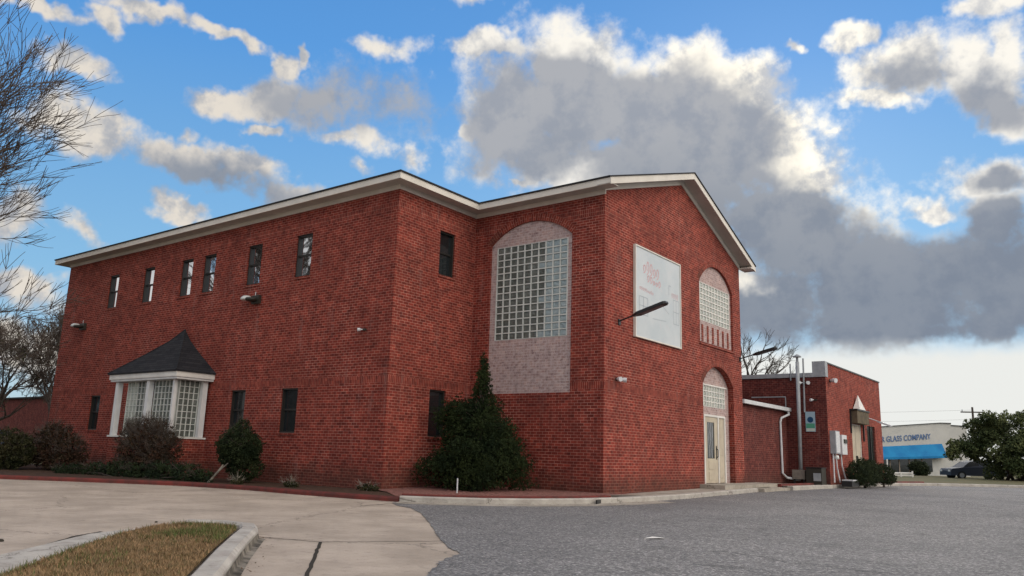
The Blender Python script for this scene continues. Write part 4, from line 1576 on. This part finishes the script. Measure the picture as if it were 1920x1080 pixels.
# litter on the lot
mb = MB()
mb.poly([(-5.42, 10.4, -.113), (-5.25, 10.52, -.10), (-5.2, 10.7, -.112), (-5.38, 10.6, -.095)])
tag(mb.build('paper_scrap', M['white']), 'small white paper scrap lying on the grey asphalt', 'litter')
for i, (x, y, s_, lb) in enumerate(((-9.97, 3.95, .035, 'small dark stone at the left edge of the concrete driveway'), (-8.25, 4.25, .022, 'dark pebble beside the grass island'), (-11.1, 6.4, .022, 'small dark pebble alone on the concrete driveway'))):
    mb = MB()
    r = random.Random(i)
    mb.lathe([(.0, -.3 * s_), (s_, -.1 * s_), (s_ * .9, .35 * s_), (s_ * .4, .6 * s_), (0, .65 * s_)], (0, 0, 0), 9)
    mb.v = [(a * r.uniform(.8, 1.25), b * r.uniform(.8, 1.2), c) for a, b, c in mb.v]
    o = mb.build('stone', M['joint'])
    o.location = (x, y, -.12)
    tag(o, lb, 'stone')

# ============================================================= PLANTS
def rnd_dir(r):
    while True:
        v = Vector((r.uniform(-1, 1), r.uniform(-1, 1), r.uniform(-1, 1)))
        if .05 < v.length < 1:
            return v.normalized()


def leaf(mb, p, r, size, elong=1.8):
    d = rnd_dir(r)
    u = d.orthogonal().normalized()
    a = d * size * elong * .5
    b = u * size * .5
    i = len(mb.v)
    mb.v += [tuple(p - a), tuple(p + b), tuple(p + a), tuple(p - b)]
    mb.f.append((i, i + 1, i + 2, i + 3))


def foliage(mb, r, clumps, n, size, elong=1.8, shell=.55):
    """clumps: (cx,cy,cz,rx,ry,rz); leaves gather in tufts near the surface of each clump"""
    vols = [c[3] * c[5] for c in clumps]
    tot = sum(vols)
    for c, v in zip(clumps, vols):
        cnt = int(n * v / tot / 7)
        for _ in range(cnt):
            d = rnd_dir(r)
            q = r.uniform(shell, 1.0) ** .6 * (1 + .10 * math.sin(d.x * 7 + c[0]) * math.cos(d.z * 8 + c[1]))
            base = Vector((c[0] + d.x * c[3] * q, c[1] + d.y * c[4] * q, c[2] + d.z * c[5] * q))
            for _ in range(7):
                leaf(mb, base + rnd_dir(r) * r.uniform(0, size * 2.2), r, size * r.uniform(.6, 1.3), elong)


# evergreen in the recessed corner
r = random.Random(11)
cf = thing('conifer', 'dark green conifer with a pointed top standing in the recessed corner', 'tree', (-13.35, 16.5, .05))
mb = MB()
clumps = []
for k in range(26):
    t = k / 25
    z = .62 + t * 2.72
    w = 1.35 * (1 - t) ** .72 + .10
    if t > .42:
        w = .70 * (1 - t) / .58 + .08
    for j in range(5 if t < .45 else 3):
        a = r.uniform(0, 6.28)
        q = w * (.62 if t < .45 else .3)
        clumps.append((-13.35 + math.cos(a) * q + (-.12 if t < .4 else 0), 16.5 + math.sin(a) * q * .75, z + r.uniform(-.1, .1), w * .42 + .06, w * .36 + .06, .26))
for _ in range(26):
    clumps.append((-14.25 + r.uniform(-.22, .22), 16.55 + r.uniform(-.2, .2), r.uniform(1.0, 2.35), .30, .3, .32))
for _ in range(26):
    clumps.append((-13.5 + r.uniform(-1.15, 1.25), 16.5 + r.uniform(-.7, .6), r.uniform(.5, 1.25), .42, .42, .34))
for _ in range(90):
    u_ = r.uniform(-1, 1)
    clumps.append((-13.55 + u_ * 1.22, 16.5 + r.uniform(-.8, .7), r.uniform(.16, 1.25 - .5 * abs(u_)), .40, .42, .28))
for _ in range(18):
    clumps.append((-14.15 + r.uniform(-.45, .4), 16.5 + r.uniform(-.3, .3), r.uniform(1.2, 2.2), .36, .38, .34))
for _ in range(14):
    clumps.append((-13.4 + r.uniform(-.35, .4), 16.5 + r.uniform(-.3, .3), r.uniform(1.2, 2.3), .38, .38, .4))
foliage(mb, r, clumps, 125000, .022, 2.4, .25)
mb.build('crown', M['conifer'], cf)
mb = MB()
mb.tube([(-13.35, 16.5, -.1), (-13.36, 16.5, 1.2), (-13.3, 16.5, 3.2)], [.07, .05, .015], 7)
for j in range(60):
    a = r.uniform(0, 6.28)
    z = r.uniform(.5, 2.4)
    L = max(.15, 1.15 * (1 - (z - .4) / 2.6))
    mb.tube([(-13.35, 16.5, z), (-13.35 + math.cos(a) * L, 16.5 + math.sin(a) * L * .8, z + .25)], [.015, .004], 4)
mb.build('trunk', M['bark'], cf)
mb = MB()
mb.tube([(-12.95, 15.15, -.05), (-12.95, 15.15, .36)], .018, 8)
tag(mb.build('stake', M['metal_white']), 'short white stake in the chip bed before the conifer', 'stake')


def bush(name, label, cat, loc, clumps, n, size, m, seed, stems=None, group=None, twigs=0, twigm=None, shell=.45):
    r = random.Random(seed)
    t = thing(name, label, cat, loc, group)
    mb = MB()
    cl = [(loc[0] + c[0], loc[1] + c[1], loc[2] + c[2], *c[3:]) for c in clumps]
    foliage(mb, r, cl, n, size, 1.8, shell)
    mb.build('foliage', M[m], t)
    mb = MB()
    L = Vector(loc)
    for k in range(stems or 6):
        c = cl[k % len(cl)]
        tip = Vector((c[0], c[1], c[2])) + rnd_dir(r) * .4 * min(c[3], c[5])
        mid = L.lerp(tip, .5) + rnd_dir(r) * .06
        mb.tube([L + Vector((r.uniform(-.06, .06), r.uniform(-.06, .06), -.12)), mid, tip], [.022, .016, .006], 5)
    for k in range(twigs):
        c = cl[r.randrange(len(cl))]
        d = rnd_dir(r)
        d.z = abs(d.z)
        a = Vector((c[0] + d.x * c[3] * .4, c[1] + d.y * c[4] * .4, c[2] + d.z * c[5] * .3))
        b = Vector((c[0] + d.x * c[3] * 1.15, c[1] + d.y * c[4] * 1.15, c[2] + d.z * c[5] * 1.2 + .05))
        mb.tube([a, a.lerp(b, .5) + rnd_dir(r) * .04, b], [.007, .005, .002], 3, False)
        for _ in range(3):
            p = a.lerp(b, r.uniform(.3, .9))
            mb.tube([p, p + (b - a).normalized() * .12 + rnd_dir(r) * .09], [.004, .0015], 3, False)
    mb.build('stems', M[twigm or 'bark'], t)
    return t


# clipped round bush on a pale bent stem
rb_ = bush('round_bush', 'round dark clipped bush on a short pale bent stem before the left wall', 'bush', (-19.7, 13.55, .0),
           [(.0, 0, 1.02, .64, .6, .48), (-.3, .05, .92, .50, .45, .42), (.35, 0, .95, .5, .45, .42), (.0, 0, .72, .7, .5, .40), (-.05, .1, 1.45, .25, .25, .26), (.1, .2, .38, .62, .45, .36)], 26000, .028, 'boxleaf', 21, 5, None, 60)
mb = MB()
mb.tube([(-20.02, 12.9, -.06), (-19.92, 13.0, .12), (-19.82, 13.05, .25), (-19.74, 13.15, .45)], [.035, .03, .028, .02], 6)
mb.tube([(-19.82, 13.05, .25), (-19.6, 13.2, .5)], [.02, .014], 5)
mb.build('pale_stem', M['bark_pale'], rb_)
# reddish twiggy shrubs before the bay window
bush('red_shrub', 'loose reddish brown shrub with bare twigs right before the bay window', 'shrub', (-23.7, 12.9, -.03),
     [(0, 0, .75, .9, .5, .5), (-.7, .1, .8, .7, .45, .5), (.7, 0, .6, .7, .4, .42), (.1, .1, 1.15, .55, .4, .35), (-.2, 0, .4, 1.2, .5, .35), (.95, .2, .35, .8, .5, .35), (1.0, .3, .85, .6, .4, .45), (.4, .2, .95, .7, .4, .45)], 10000, .034, 'redleaf', 31, 14, None, 480)
bush('red_shrub', 'tall thin bare shrub reaching up the white columns of the bay window', 'shrub', (-24.4, 13.1, -.03),
     [(-.5, 0, 1.15, .4, .25, .5), (.0, 0, 1.25, .5, .25, .5), (.7, .0, 1.35, .5, .25, .5), (1.3, .1, 1.2, .45, .3, .5)], 1900, .034, 'redleaf', 33, 14, None, 420)
bush('left_shrub', 'wide rust coloured shrub between the hedge and the bay window', 'shrub', (-28.6, 12.7, -.03),
     [(0, 0, .8, 1.0, .6, .62), (-1.2, .1, .8, 1.0, .6, .6), (1.0, .0, .62, .7, .5, .5), (-.4, 0, 1.25, .9, .4, .35), (-2.0, .2, .6, .8, .6, .5), (0, 0, .35, 1.8, .5, .35)], 11000, .038, 'redleaf', 35, 16, None, 420)
bush('left_hedge', 'greenish brown rounded hedge at the far left end of the bed', 'hedge', (-29.9, 11.6, -.03),
     [(0, 0, .75, .85, .6, .6), (-.9, .1, .75, .7, .6, .55), (.7, .1, .7, .6, .5, .5), (0, 0, .35, 1.3, .6, .4)], 12000, .042, 'hedgeleaf', 37, 12, None, 120)
bush('juniper', 'low dark juniper spreading along the red curb before the bay window', 'ground cover', (-23.0, 12.4, -.05),
     [(-3.2, -.35, .12, .9, .4, .2), (-2.2, .0, .16, .9, .4, .24), (-1.1, .1, .2, .9, .4, .28), (0, .2, .2, .9, .4, .28), (1.0, .35, .22, .9, .35, .32), (2.0, .45, .2, .8, .3, .3), (2.6, .5, .15, .6, .25, .22)], 15000, .03, 'juniper', 39, 8, None, 160, None, .2)
# weeds / small tufts in the beds
r = random.Random(77)
for k, (x, y, lb) in enumerate(((-18.9, 13.05, 'small pale weed at the foot of the round bush'), (-17.2, 13.5, 'low weeds at the foot of the left brick wall'), (-15.1, 14.25, 'small green weeds at the foot of the outer brick corner'))):
    bush('weed', lb, 'weeds', (x, y, -.03), [(0, 0, .06, .22 + .1 * k, .12, .09)], 500, .03, 'hedgeleaf', 80 + k, 3, None, 14, 'bark_pale', .1)

# hedges by the annex
bush('clipped_hedge', 'dark clipped hedge in front of the annex door', 'hedge', (-8.5, 36.1, .12),
     [(0, -.9, .55, .5, .8, .50), (0, .0, .62, .5, .9, .52), (0, .9, .58, .5, .9, .5), (0, .0, .25, .55, 1.7, .3)], 16000, .032, 'boxleaf', 41, 6)
bush('clipped_hedge', 'smaller clipped bush right of the hedge at the annex corner', 'hedge', (-8.35, 38.7, .12),
     [(0, 0, .5, .45, .6, .45), (0, .3, .3, .5, .6, .3)], 6000, .032, 'boxleaf', 43, 4)

# evergreen magnolia at the right
mg = thing('magnolia', 'large round dark evergreen tree with glossy leaves at the right edge', 'tree', (-5.6, 71, 0))
r = random.Random(51)
mb = MB()
cl = []
for k in range(90):
    a = r.uniform(0, 6.28)
    q = r.uniform(0, 1) ** .5
    zz = r.uniform(.55, 4.2)
    wmax = 4.3 * math.sqrt(max(0, 1 - ((zz - 2.1) / 3.0) ** 2))
    cl.append((-5.5 + math.cos(a) * q * wmax + .3, 71 + math.sin(a) * q * wmax * .6, zz, .8, .7, .62))
for k in range(10):
    cl.append((-9.6 + r.uniform(-.5, .7), 69.6, 2.2 + r.uniform(-.5, .6), .5, .4, .38))
for k in range(16):
    cl.append((-7.9 + r.uniform(-.8, 4.5), 70 + r.uniform(-1, 1), 4.4 + r.uniform(-.3, .55), .5, .4, .36))
foliage(mb, r, cl, 60000, .10, 1.9, .35)
mb.build('crown', M['magnolia'], mg)
mb = MB()
for k in range(9):
    c = cl[r.randrange(46)]
    x = -5.6 + r.uniform(-1.6, 1.8)
    mb.tube([(x, 71 + r.uniform(-.5, .5), -.1), ((x + c[0]) / 2, 71, 1.2), (c[0], c[1], c[2])], [.14, .10, .04], 6)
mb.build('trunk', M['bark'], mg)
bush('street_bush', 'small round bush on the verge before the blue awning', 'bush', (-14.5, 81.4, .1), [(0, 0, .75, .85, .6, .6), (.1, 0, .4, .8, .6, .4)], 4000, .08, 'boxleaf', 61, 5)


# bare trees --------------------------------------------------------------
def grow(mb, r, p, d, L, rad_, depth, spread=.55, up=.08, minr=.006, sides=None, fork=3):
    n = 4
    pts = [p]
    rr_ = [rad_]
    q = p
    dd = d.copy()
    for k in range(n):
        dd = (dd + rnd_dir(r) * .16 + Vector((0, 0, up))).normalized()
        q = q + dd * (L / n)
        pts.append(q)
        rr_.append(rad_ * (1 - .36 * (k + 1) / n))
    sd__ = 7 if rad_ > .08 else (5 if rad_ > .025 else 3)
    mb.tube(pts, rr_, sd__, False)
    if depth <= 0:
        return
    kids = fork if depth > 1 else fork + 2
    for k in range(kids):
        i = r.choice((2, 3, 4)) if k else 4
        nd = (dd + rnd_dir(r) * spread * r.uniform(.7, 1.4)).normalized()
        grow(mb, r, pts[i], nd, L * r.uniform(.58, .86), max(minr, rr_[i] * r.uniform(.55, .78)), depth - 1, spread, up, minr, None, fork)


def bare_tree(name, label, loc, seed, h, rad_, boughs, depth, spread=.5, minr=.006, up=.07, group=None, leaves=0):
    t = thing(name, label, 'tree', loc, group)
    r = random.Random(seed)
    L = Vector(loc)
    mb = MB()
    mb.tube([L + Vector((0, 0, -.3)), L + Vector((.05, 0, h * .5)), L + Vector((.0, .05, h))], [rad_ * 1.25, rad_, rad_ * .8], 10)
    mb.build('trunk', M['bark'], t)
    mb = MB()
    for (dx_, dy_, dz_, l, s_, zz) in boughs:
        grow(mb, r, L + Vector((0, 0, h * zz)), Vector((dx_, dy_, dz_)).normalized(), l, rad_ * s_, depth, spread, up, minr)
    n = len(mb.v)
    c = mb.build('crown', M['bark'], t)
    if leaves:
        lm = MB()
        for k in range(leaves):
            leaf(lm, Vector(mb.v[r.randrange(n)]) + rnd_dir(r) * .08, r, .05, 1.5)
        lm.build('leaves', M['twigleaf'], c)
    return t


# large oak whose trunk stands outside the left edge; its boughs reach into the picture
bare_tree('bare_tree', 'large bare tree spreading dark branches over the far left of the sky', (-32.4, 4.6, 0), 5, 5.3, .40,
          [(.42, .9, .42, 3.5, .5, .85), (.30, .9, .75, 3.6, .5, .95), (.42, .8, 1.3, 3.9, .5, 1.0), (.1, .6, 1.6, 3.6, .5, 1.0), (-.3, .3, 1.5, 3.6, .5, 1.0), (.36, 1.0, .62, 3.9, .46, .92), (.22, .85, 1.0, 4.0, .46, .97), (.0, .8, 1.9, 4.2, .5, 1.0), (.38, 1.0, 1.9, 4.0, .46, 1.0), (-.5, .8, .8, 3.4, .45, .9), (.5, .2, 1.2, 3.2, .42, 1.0), (.2, 1.0, .25, 3.0, .40, .75), (.3, 1.0, .05, 3.1, .36, .62), (.15, .9, .45, 3.3, .42, .88), (.1, 1, 1.3, 3.4, .45, 1.0), (.25, .7, 2.2, 3.8, .45, 1.0), (.05, 1.0, .0, 2.8, .34, .55)],
          5, .46, .0105, .05)
bare_tree('bare_tree', 'grey twiggy tree crowded behind the left end of the brick building', (-43.0, 18.5, 0), 8, 2.2, .2,
          [(.3, .2, 1, 2.0, .6, .9), (-.5, .1, .8, 2.0, .6, .9), (.6, -.3, .9, 1.9, .6, 1.0), (-.1, .4, 1.2, 2.0, .6, 1.0)], 6, .6, .009, .05, leaves=500)
bare_tree('bare_tree', 'shorter twiggy tree with a few yellow green leaves at the far left edge', (-47.5, 17.5, 0), 9, 2.0, .2,
          [(.4, .2, 1, 1.9, .6, .9), (-.5, .1, .9, 1.9, .6, .9), (.2, -.4, .8, 1.9, .6, 1.0), (-.1, .4, 1.2, 1.8, .6, 1.0), (.7, 0, .4, 1.5, .5, .8)], 6, .6, .009, .05, leaves=1100)
bare_tree('bare_tree', 'bare tree top showing above the cornice of the left wing', (-39.5, 32, 0), 12, 9.0, .2,
          [(.3, .2, 1, 2.3, .5, 1.0), (-.5, .1, 1, 2.2, .5, 1.0), (.1, -.4, 1, 2.0, .5, 1.0)], 4, .5, .010, .05)
bare_tree('bare_tree', 'pale bare tree rising behind the low link between gable and annex', (-19.0, 52, 0), 14, 4.6, .24,
          [(.5, .2, 1, 1.7, .6, 1.0), (-.6, .1, 1, 1.7, .6, 1.0), (.1, -.4, 1.2, 1.8, .6, 1.0), (.8, .1, .7, 1.5, .5, .9), (-.9, 0, .7, 1.5, .5, .9)], 4, .6, .013, .05)

# ============================================================= DISTANCE
# low red building behind the left end
ob_ = thing('outbuilding', 'dark red low building behind the left end of the big brick building', 'building', (-50, 26, 0))
mb = MB()
mb.box(-75, -46, 27, 33, -.1, 4.0)
mb.build('wall', M['brick_link'], ob_)
mb = MB()
mb.box(-75.3, -45.7, 26.8, 33.2, 4.003, 4.12)
mb.build('roof', M['shingle'], ob_)
mb = MB()
mb.box(-60, -58.8, 26.93, 26.995, .2, 2.3)
mb.build('door', M['dark_body'], ob_)

# glass company shop across the street
P0, P1 = Vector((-22.6, 93.45, 0)), Vector((-12.9, 100.9, 0))
U = (P1 - P0).normalized()
Nn = Vector((U.y, -U.x, 0))
def F(u, n_, z):
    p = P0 + U * u + Nn * n_
    return (p.x, p.y, z)
LN = (P1 - P0).length
sh = thing('glass_shop', 'pale grey shop with a bright blue awning across the street', 'building', F(LN / 2, 0, 0))


def fbox(mb, u0, u1, n0, n1, z0, z1, dz=0.0):
    c = [F(u, n_, z + (dz if u == u1 else 0)) for z in (z0, z1) for n_ in (n0, n1) for u in (u0, u1)]
    for q in ((0, 2, 3, 1), (4, 5, 7, 6), (0, 1, 5, 4), (2, 6, 7, 3), (0, 4, 6, 2), (1, 3, 7, 5)):
        mb.poly([c[k] for k in q])


mb = MB()
mb.poly([F(0, 0, -.1), F(LN, 0, .0), F(LN, 0, 5.35), F(LN - 1.7, 0, 5.4), F(LN - 1.7, 0, 5.62), F(LN - 2.9, 0, 5.62), F(0, 0, 4.75)])
fbox(mb, 0, LN, -9, -.02, -.1, 4.6, .7)
mb.build('wall', mottled('pale_grey_render', (.46, .455, .43), (.54, .53, .50), .6), sh)
mb = MB()
for a, b, za, zb in ((0, LN - 2.9, 4.76, 5.63), (LN - 2.9, LN - 1.7, 5.63, 5.63), (LN - 1.7, LN, 5.41, 5.36)):
    c = [F(u, n_, z + t) for t in (0, .12) for n_ in (-.1, .08) for u, z in ((a, za), (b, zb))]
    for q in ((0, 2, 3, 1), (4, 5, 7, 6), (0, 1, 5, 4), (2, 6, 7, 3), (0, 4, 6, 2), (1, 3, 7, 5)):
        mb.poly([c[k] for k in q])
mb.build('roof_edge', M['dark_frame'], sh)
mb = MB()
ua, ub_ = .2, 9.35
q0 = [F(ua, .02, 2.75), F(ub_, .02, 3.45), F(ub_, .9, 2.15), F(ua, .9, 1.65)]
mb.poly(q0)
mb.poly([q0[1], q0[2], F(ub_, .02, 2.05)])
mb.poly([q0[0], q0[3], F(ua, .02, 1.6)])
mb.poly([q0[3], q0[2], F(ub_, .9, 1.93), F(ua, .9, 1.42)])
aw_ = mb.build('awning', mottled('blue_awning_canvas', (.010, .15, .36), (.016, .21, .44), .8, .7, 0), sh)
mb = MB()
fbox(mb, .3, 8.1, .03, .08, .1, 1.75, .3)
mb.build('shop_window', M['glass_lo'], sh)
mb = MB()
for u in (3.4, 4.4, 5.5, 6.2, 6.9):
    fbox(mb, u, u + .12, .085, .12, .1, 1.9)
mb.build('mullion', mottled('brown_mullion', (.2, .13, .1), (.3, .26, .22), 2), sh)
mb = MB()
fbox(mb, 2.7, 2.82, .8, .92, .0, 1.6)
mb.build('post', M['white'], sh)
cu = bpy.data.curves.new('shop_lettering', 'FONT')
cu.body = 'HEDER GLASS COMPANY'
cu.size = .92
cu.extrude = .01
cu.offset = .012
cu.space_character = 1.05
tx = bpy.data.objects.new('shop_lettering_curve', cu)
COL.objects.link(tx)
dg = bpy.context.evaluated_depsgraph_get()
me = bpy.data.meshes.new_from_object(tx.evaluated_get(dg))
bpy.data.objects.remove(tx)
xs_ = [v.co.x for v in me.vertices]
sc = 7.55 / max(xs_)
lt = bpy.data.objects.new('lettering', me)
for v in me.vertices:
    u, z = v.co.x * sc, v.co.y * .92
    v.co = Vector(F(1.15 + u * .93, .05 + v.co.z, 3.28 + z + .085 * u))
me.materials.clear()
me.materials.append(mat('faded_blue_letters', (.09, .16, .32), .6))
COL.objects.link(lt)
attach(lt, sh)

# low white rail before the shop
rl = thing('low_rail', 'low white pipe rail on the verge in front of the shop', 'rail', (-13.2, 67, .1))
mb = MB()
mb.tube([(-13.9, 66.5, .42), (-12.5, 67.6, .44)], .05, 6)
mb.tube([(-13.9, 66.5, .22), (-12.5, 67.6, .24)], .04, 6)
mb.build('rail', M['white'], rl)
for t_ in (0, .5, 1):
    x_, y_ = -13.9 + 1.4 * t_, 66.5 + 1.1 * t_
    mb = MB()
    mb.tube([(x_, y_, .0), (x_, y_, .6 if t_ == 1 else .46)], .06, 6)
    mb.build('post', M['white'], rl)

# parked car under the magnolia
def car(name, label, loc, ang, body_m, L=4.5, Wd=1.75, H=1.42):
    t = thing(name, label, 'car', loc)
    t.rotation_euler = (0, 0, ang)
    prof = [(-.5, .28), (-.5, .62), (-.47, .78), (-.30, .88), (-.17, 1.28), (-.05, 1.42), (.14, 1.42), (.28, 1.22), (.38, .98), (.48, .86), (.5, .60), (.5, .28)]
    mb = MB()
    R_ = [[(x * L, s_ * Wd / 2 * (1 if z < 1.0 else .80), z * H / 1.42) for x, z in prof] for s_ in (-1, 1)]
    for k in range(len(prof)):
        j = (k + 1) % len(prof)
        mb.poly([R_[0][k], R_[0][j], R_[1][j], R_[1][k]])
    for s_ in (0, 1):
        lo = [R_[s_][k] for k in (0, 1, 2, 3, 8, 9, 10, 11)]
        mb.poly(lo)
        mb.poly([R_[s_][k] for k in (3, 4, 5, 6, 7, 8)])
    b = mb.build('body', body_m, None, bevel=.04)
    b.parent = t
    mb = MB()
    for s_ in (-1, 1):
        y = s_ * (Wd / 2 * .91 + .012)
        for (xa, xb, xc, xd) in ((-.27, -.16, -.02, -.02), (.01, .01, .14, .30)):
            mb.poly([(xa * L, s_ * (Wd / 2 * .985), .92 * H / 1.42), (xd * L, s_ * (Wd / 2 * .985), .92 * H / 1.42), (xc * L, s_ * Wd / 2 * .83, 1.32 * H / 1.42), (xb * L, s_ * Wd / 2 * .83, 1.32 * H / 1.42)])
    mb.poly([(-.292 * L, -.72, .94), (-.292 * L, .72, .94), (-.182 * L, .66, 1.26), (-.182 * L, -.66, 1.26)])
    w = mb.build('windows', M['car_glass'], None)
    w.parent = t
    for x in (-.32, .31):
        for s_ in (-1, 1):
            mb = MB()
            mb.tube([(x * L, s_ * (Wd / 2 - .2), .32), (x * L, s_ * (Wd / 2 + .01), .32)], .32, 18)
            wh = mb.build('wheel', M['black'], None)
            wh.parent = t
            mb = MB()
            mb.tube([(x * L, s_ * (Wd / 2 + .0), .32), (x * L, s_ * (Wd / 2 + .02), .32)], .19, 14)
            ri = mb.build('rim', M['metal_gray'], None)
            ri.parent = wh
    for x, nm, m in ((-.502, 'headlight', 'lens'), (.497, 'tail_light', 'redpaint')):
        for s_ in (-1, 1):
            mb = MB()
            x_ = x * L
            mb.box(x_ - .015, x_ + .015, s_ * Wd * .36 - .16, s_ * Wd * .36 + .16, .58, .72)
            o = mb.build(nm, M[m], None, bevel=.01)
            o.parent = t
    return t


car('parked_car', 'blue grey car parked beneath the magnolia beside the shop', (-9.2, 74.6, .05), rad(35), mat('blue_grey_paint', (.04, .05, .075), .6, .15), 4.7, 1.8, 1.5)
car('parked_car', 'black car cut off by the left picture edge next to the hedge', (-35.4, 12.6, -.12), rad(10), mat('black_paint', (.008, .009, .012), .25, .5), 4.4, 1.75, 1.4)

# utility pole and wires
up_ = thing('utility_pole', 'thin wooden utility pole with a cross arm beyond the magnolia', 'pole', (-15.5, 128.5, 0))
mb = MB()
mb.tube([(-15.5, 128.5, -.2), (-15.5, 128.5, 9.3)], [.2, .13], 8)
mb.build('pole', M['bark'], up_)
mb = MB()
mb.tube([(-16.9, 127.9, 8.6), (-14.2, 129.0, 8.6)], .09, 6)
mb.build('cross_arm', M['bark'], up_)
mb = MB()
for q in (-1.2, 1.2):
    mb.tube([(-15.5 + q, 128.4 + q * .4, 8.6), (-15.5 + q, 128.4 + q * .4, 8.95)], .06, 6)
mb.build('insulator', M['metal_gray'], up_)
for k, z in enumerate((8.9, 7.6)):
    mb = MB()
    a, b = Vector((-15.5, 128.5, z)), Vector((-60, 105, z + .4))
    pts = [a.lerp(b, t / 12) - Vector((0, 0, 1.0 * math.sin(math.pi * t / 12))) for t in range(13)]
    mb.tube(pts, .013, 3, False)
    tag(mb.build('overhead_wire', M['black']), ['upper thin wire running left from the utility pole', 'lower thin wire running left from the utility pole'][k], 'wire')
# far tree line, seen in gaps and reflected in the low windows
r = random.Random(91)
mb = MB()
cl = []
for k in range(70):
    a = rad(r.uniform(-95, 50))
    d_ = r.uniform(190, 240)
    h_ = r.uniform(2, 4.0)
    cl.append((d_ * math.sin(a), d_ * math.cos(a), h_ * .4, 7, 4, h_))
for k in range(110):
    a = rad(r.uniform(80, 280))
    d_ = r.uniform(60, 80)
    h_ = r.uniform(4, 7)
    cl.append((d_ * math.sin(a), d_ * math.cos(a), h_ * .4, 5, 4, h_))
foliage(mb, r, cl, 32000, .9, 1.5, .3)
tag(mb.build('distant_woods', M['hedgeleaf']), 'dark line of distant trees along the horizon', 'trees', kind='stuff')
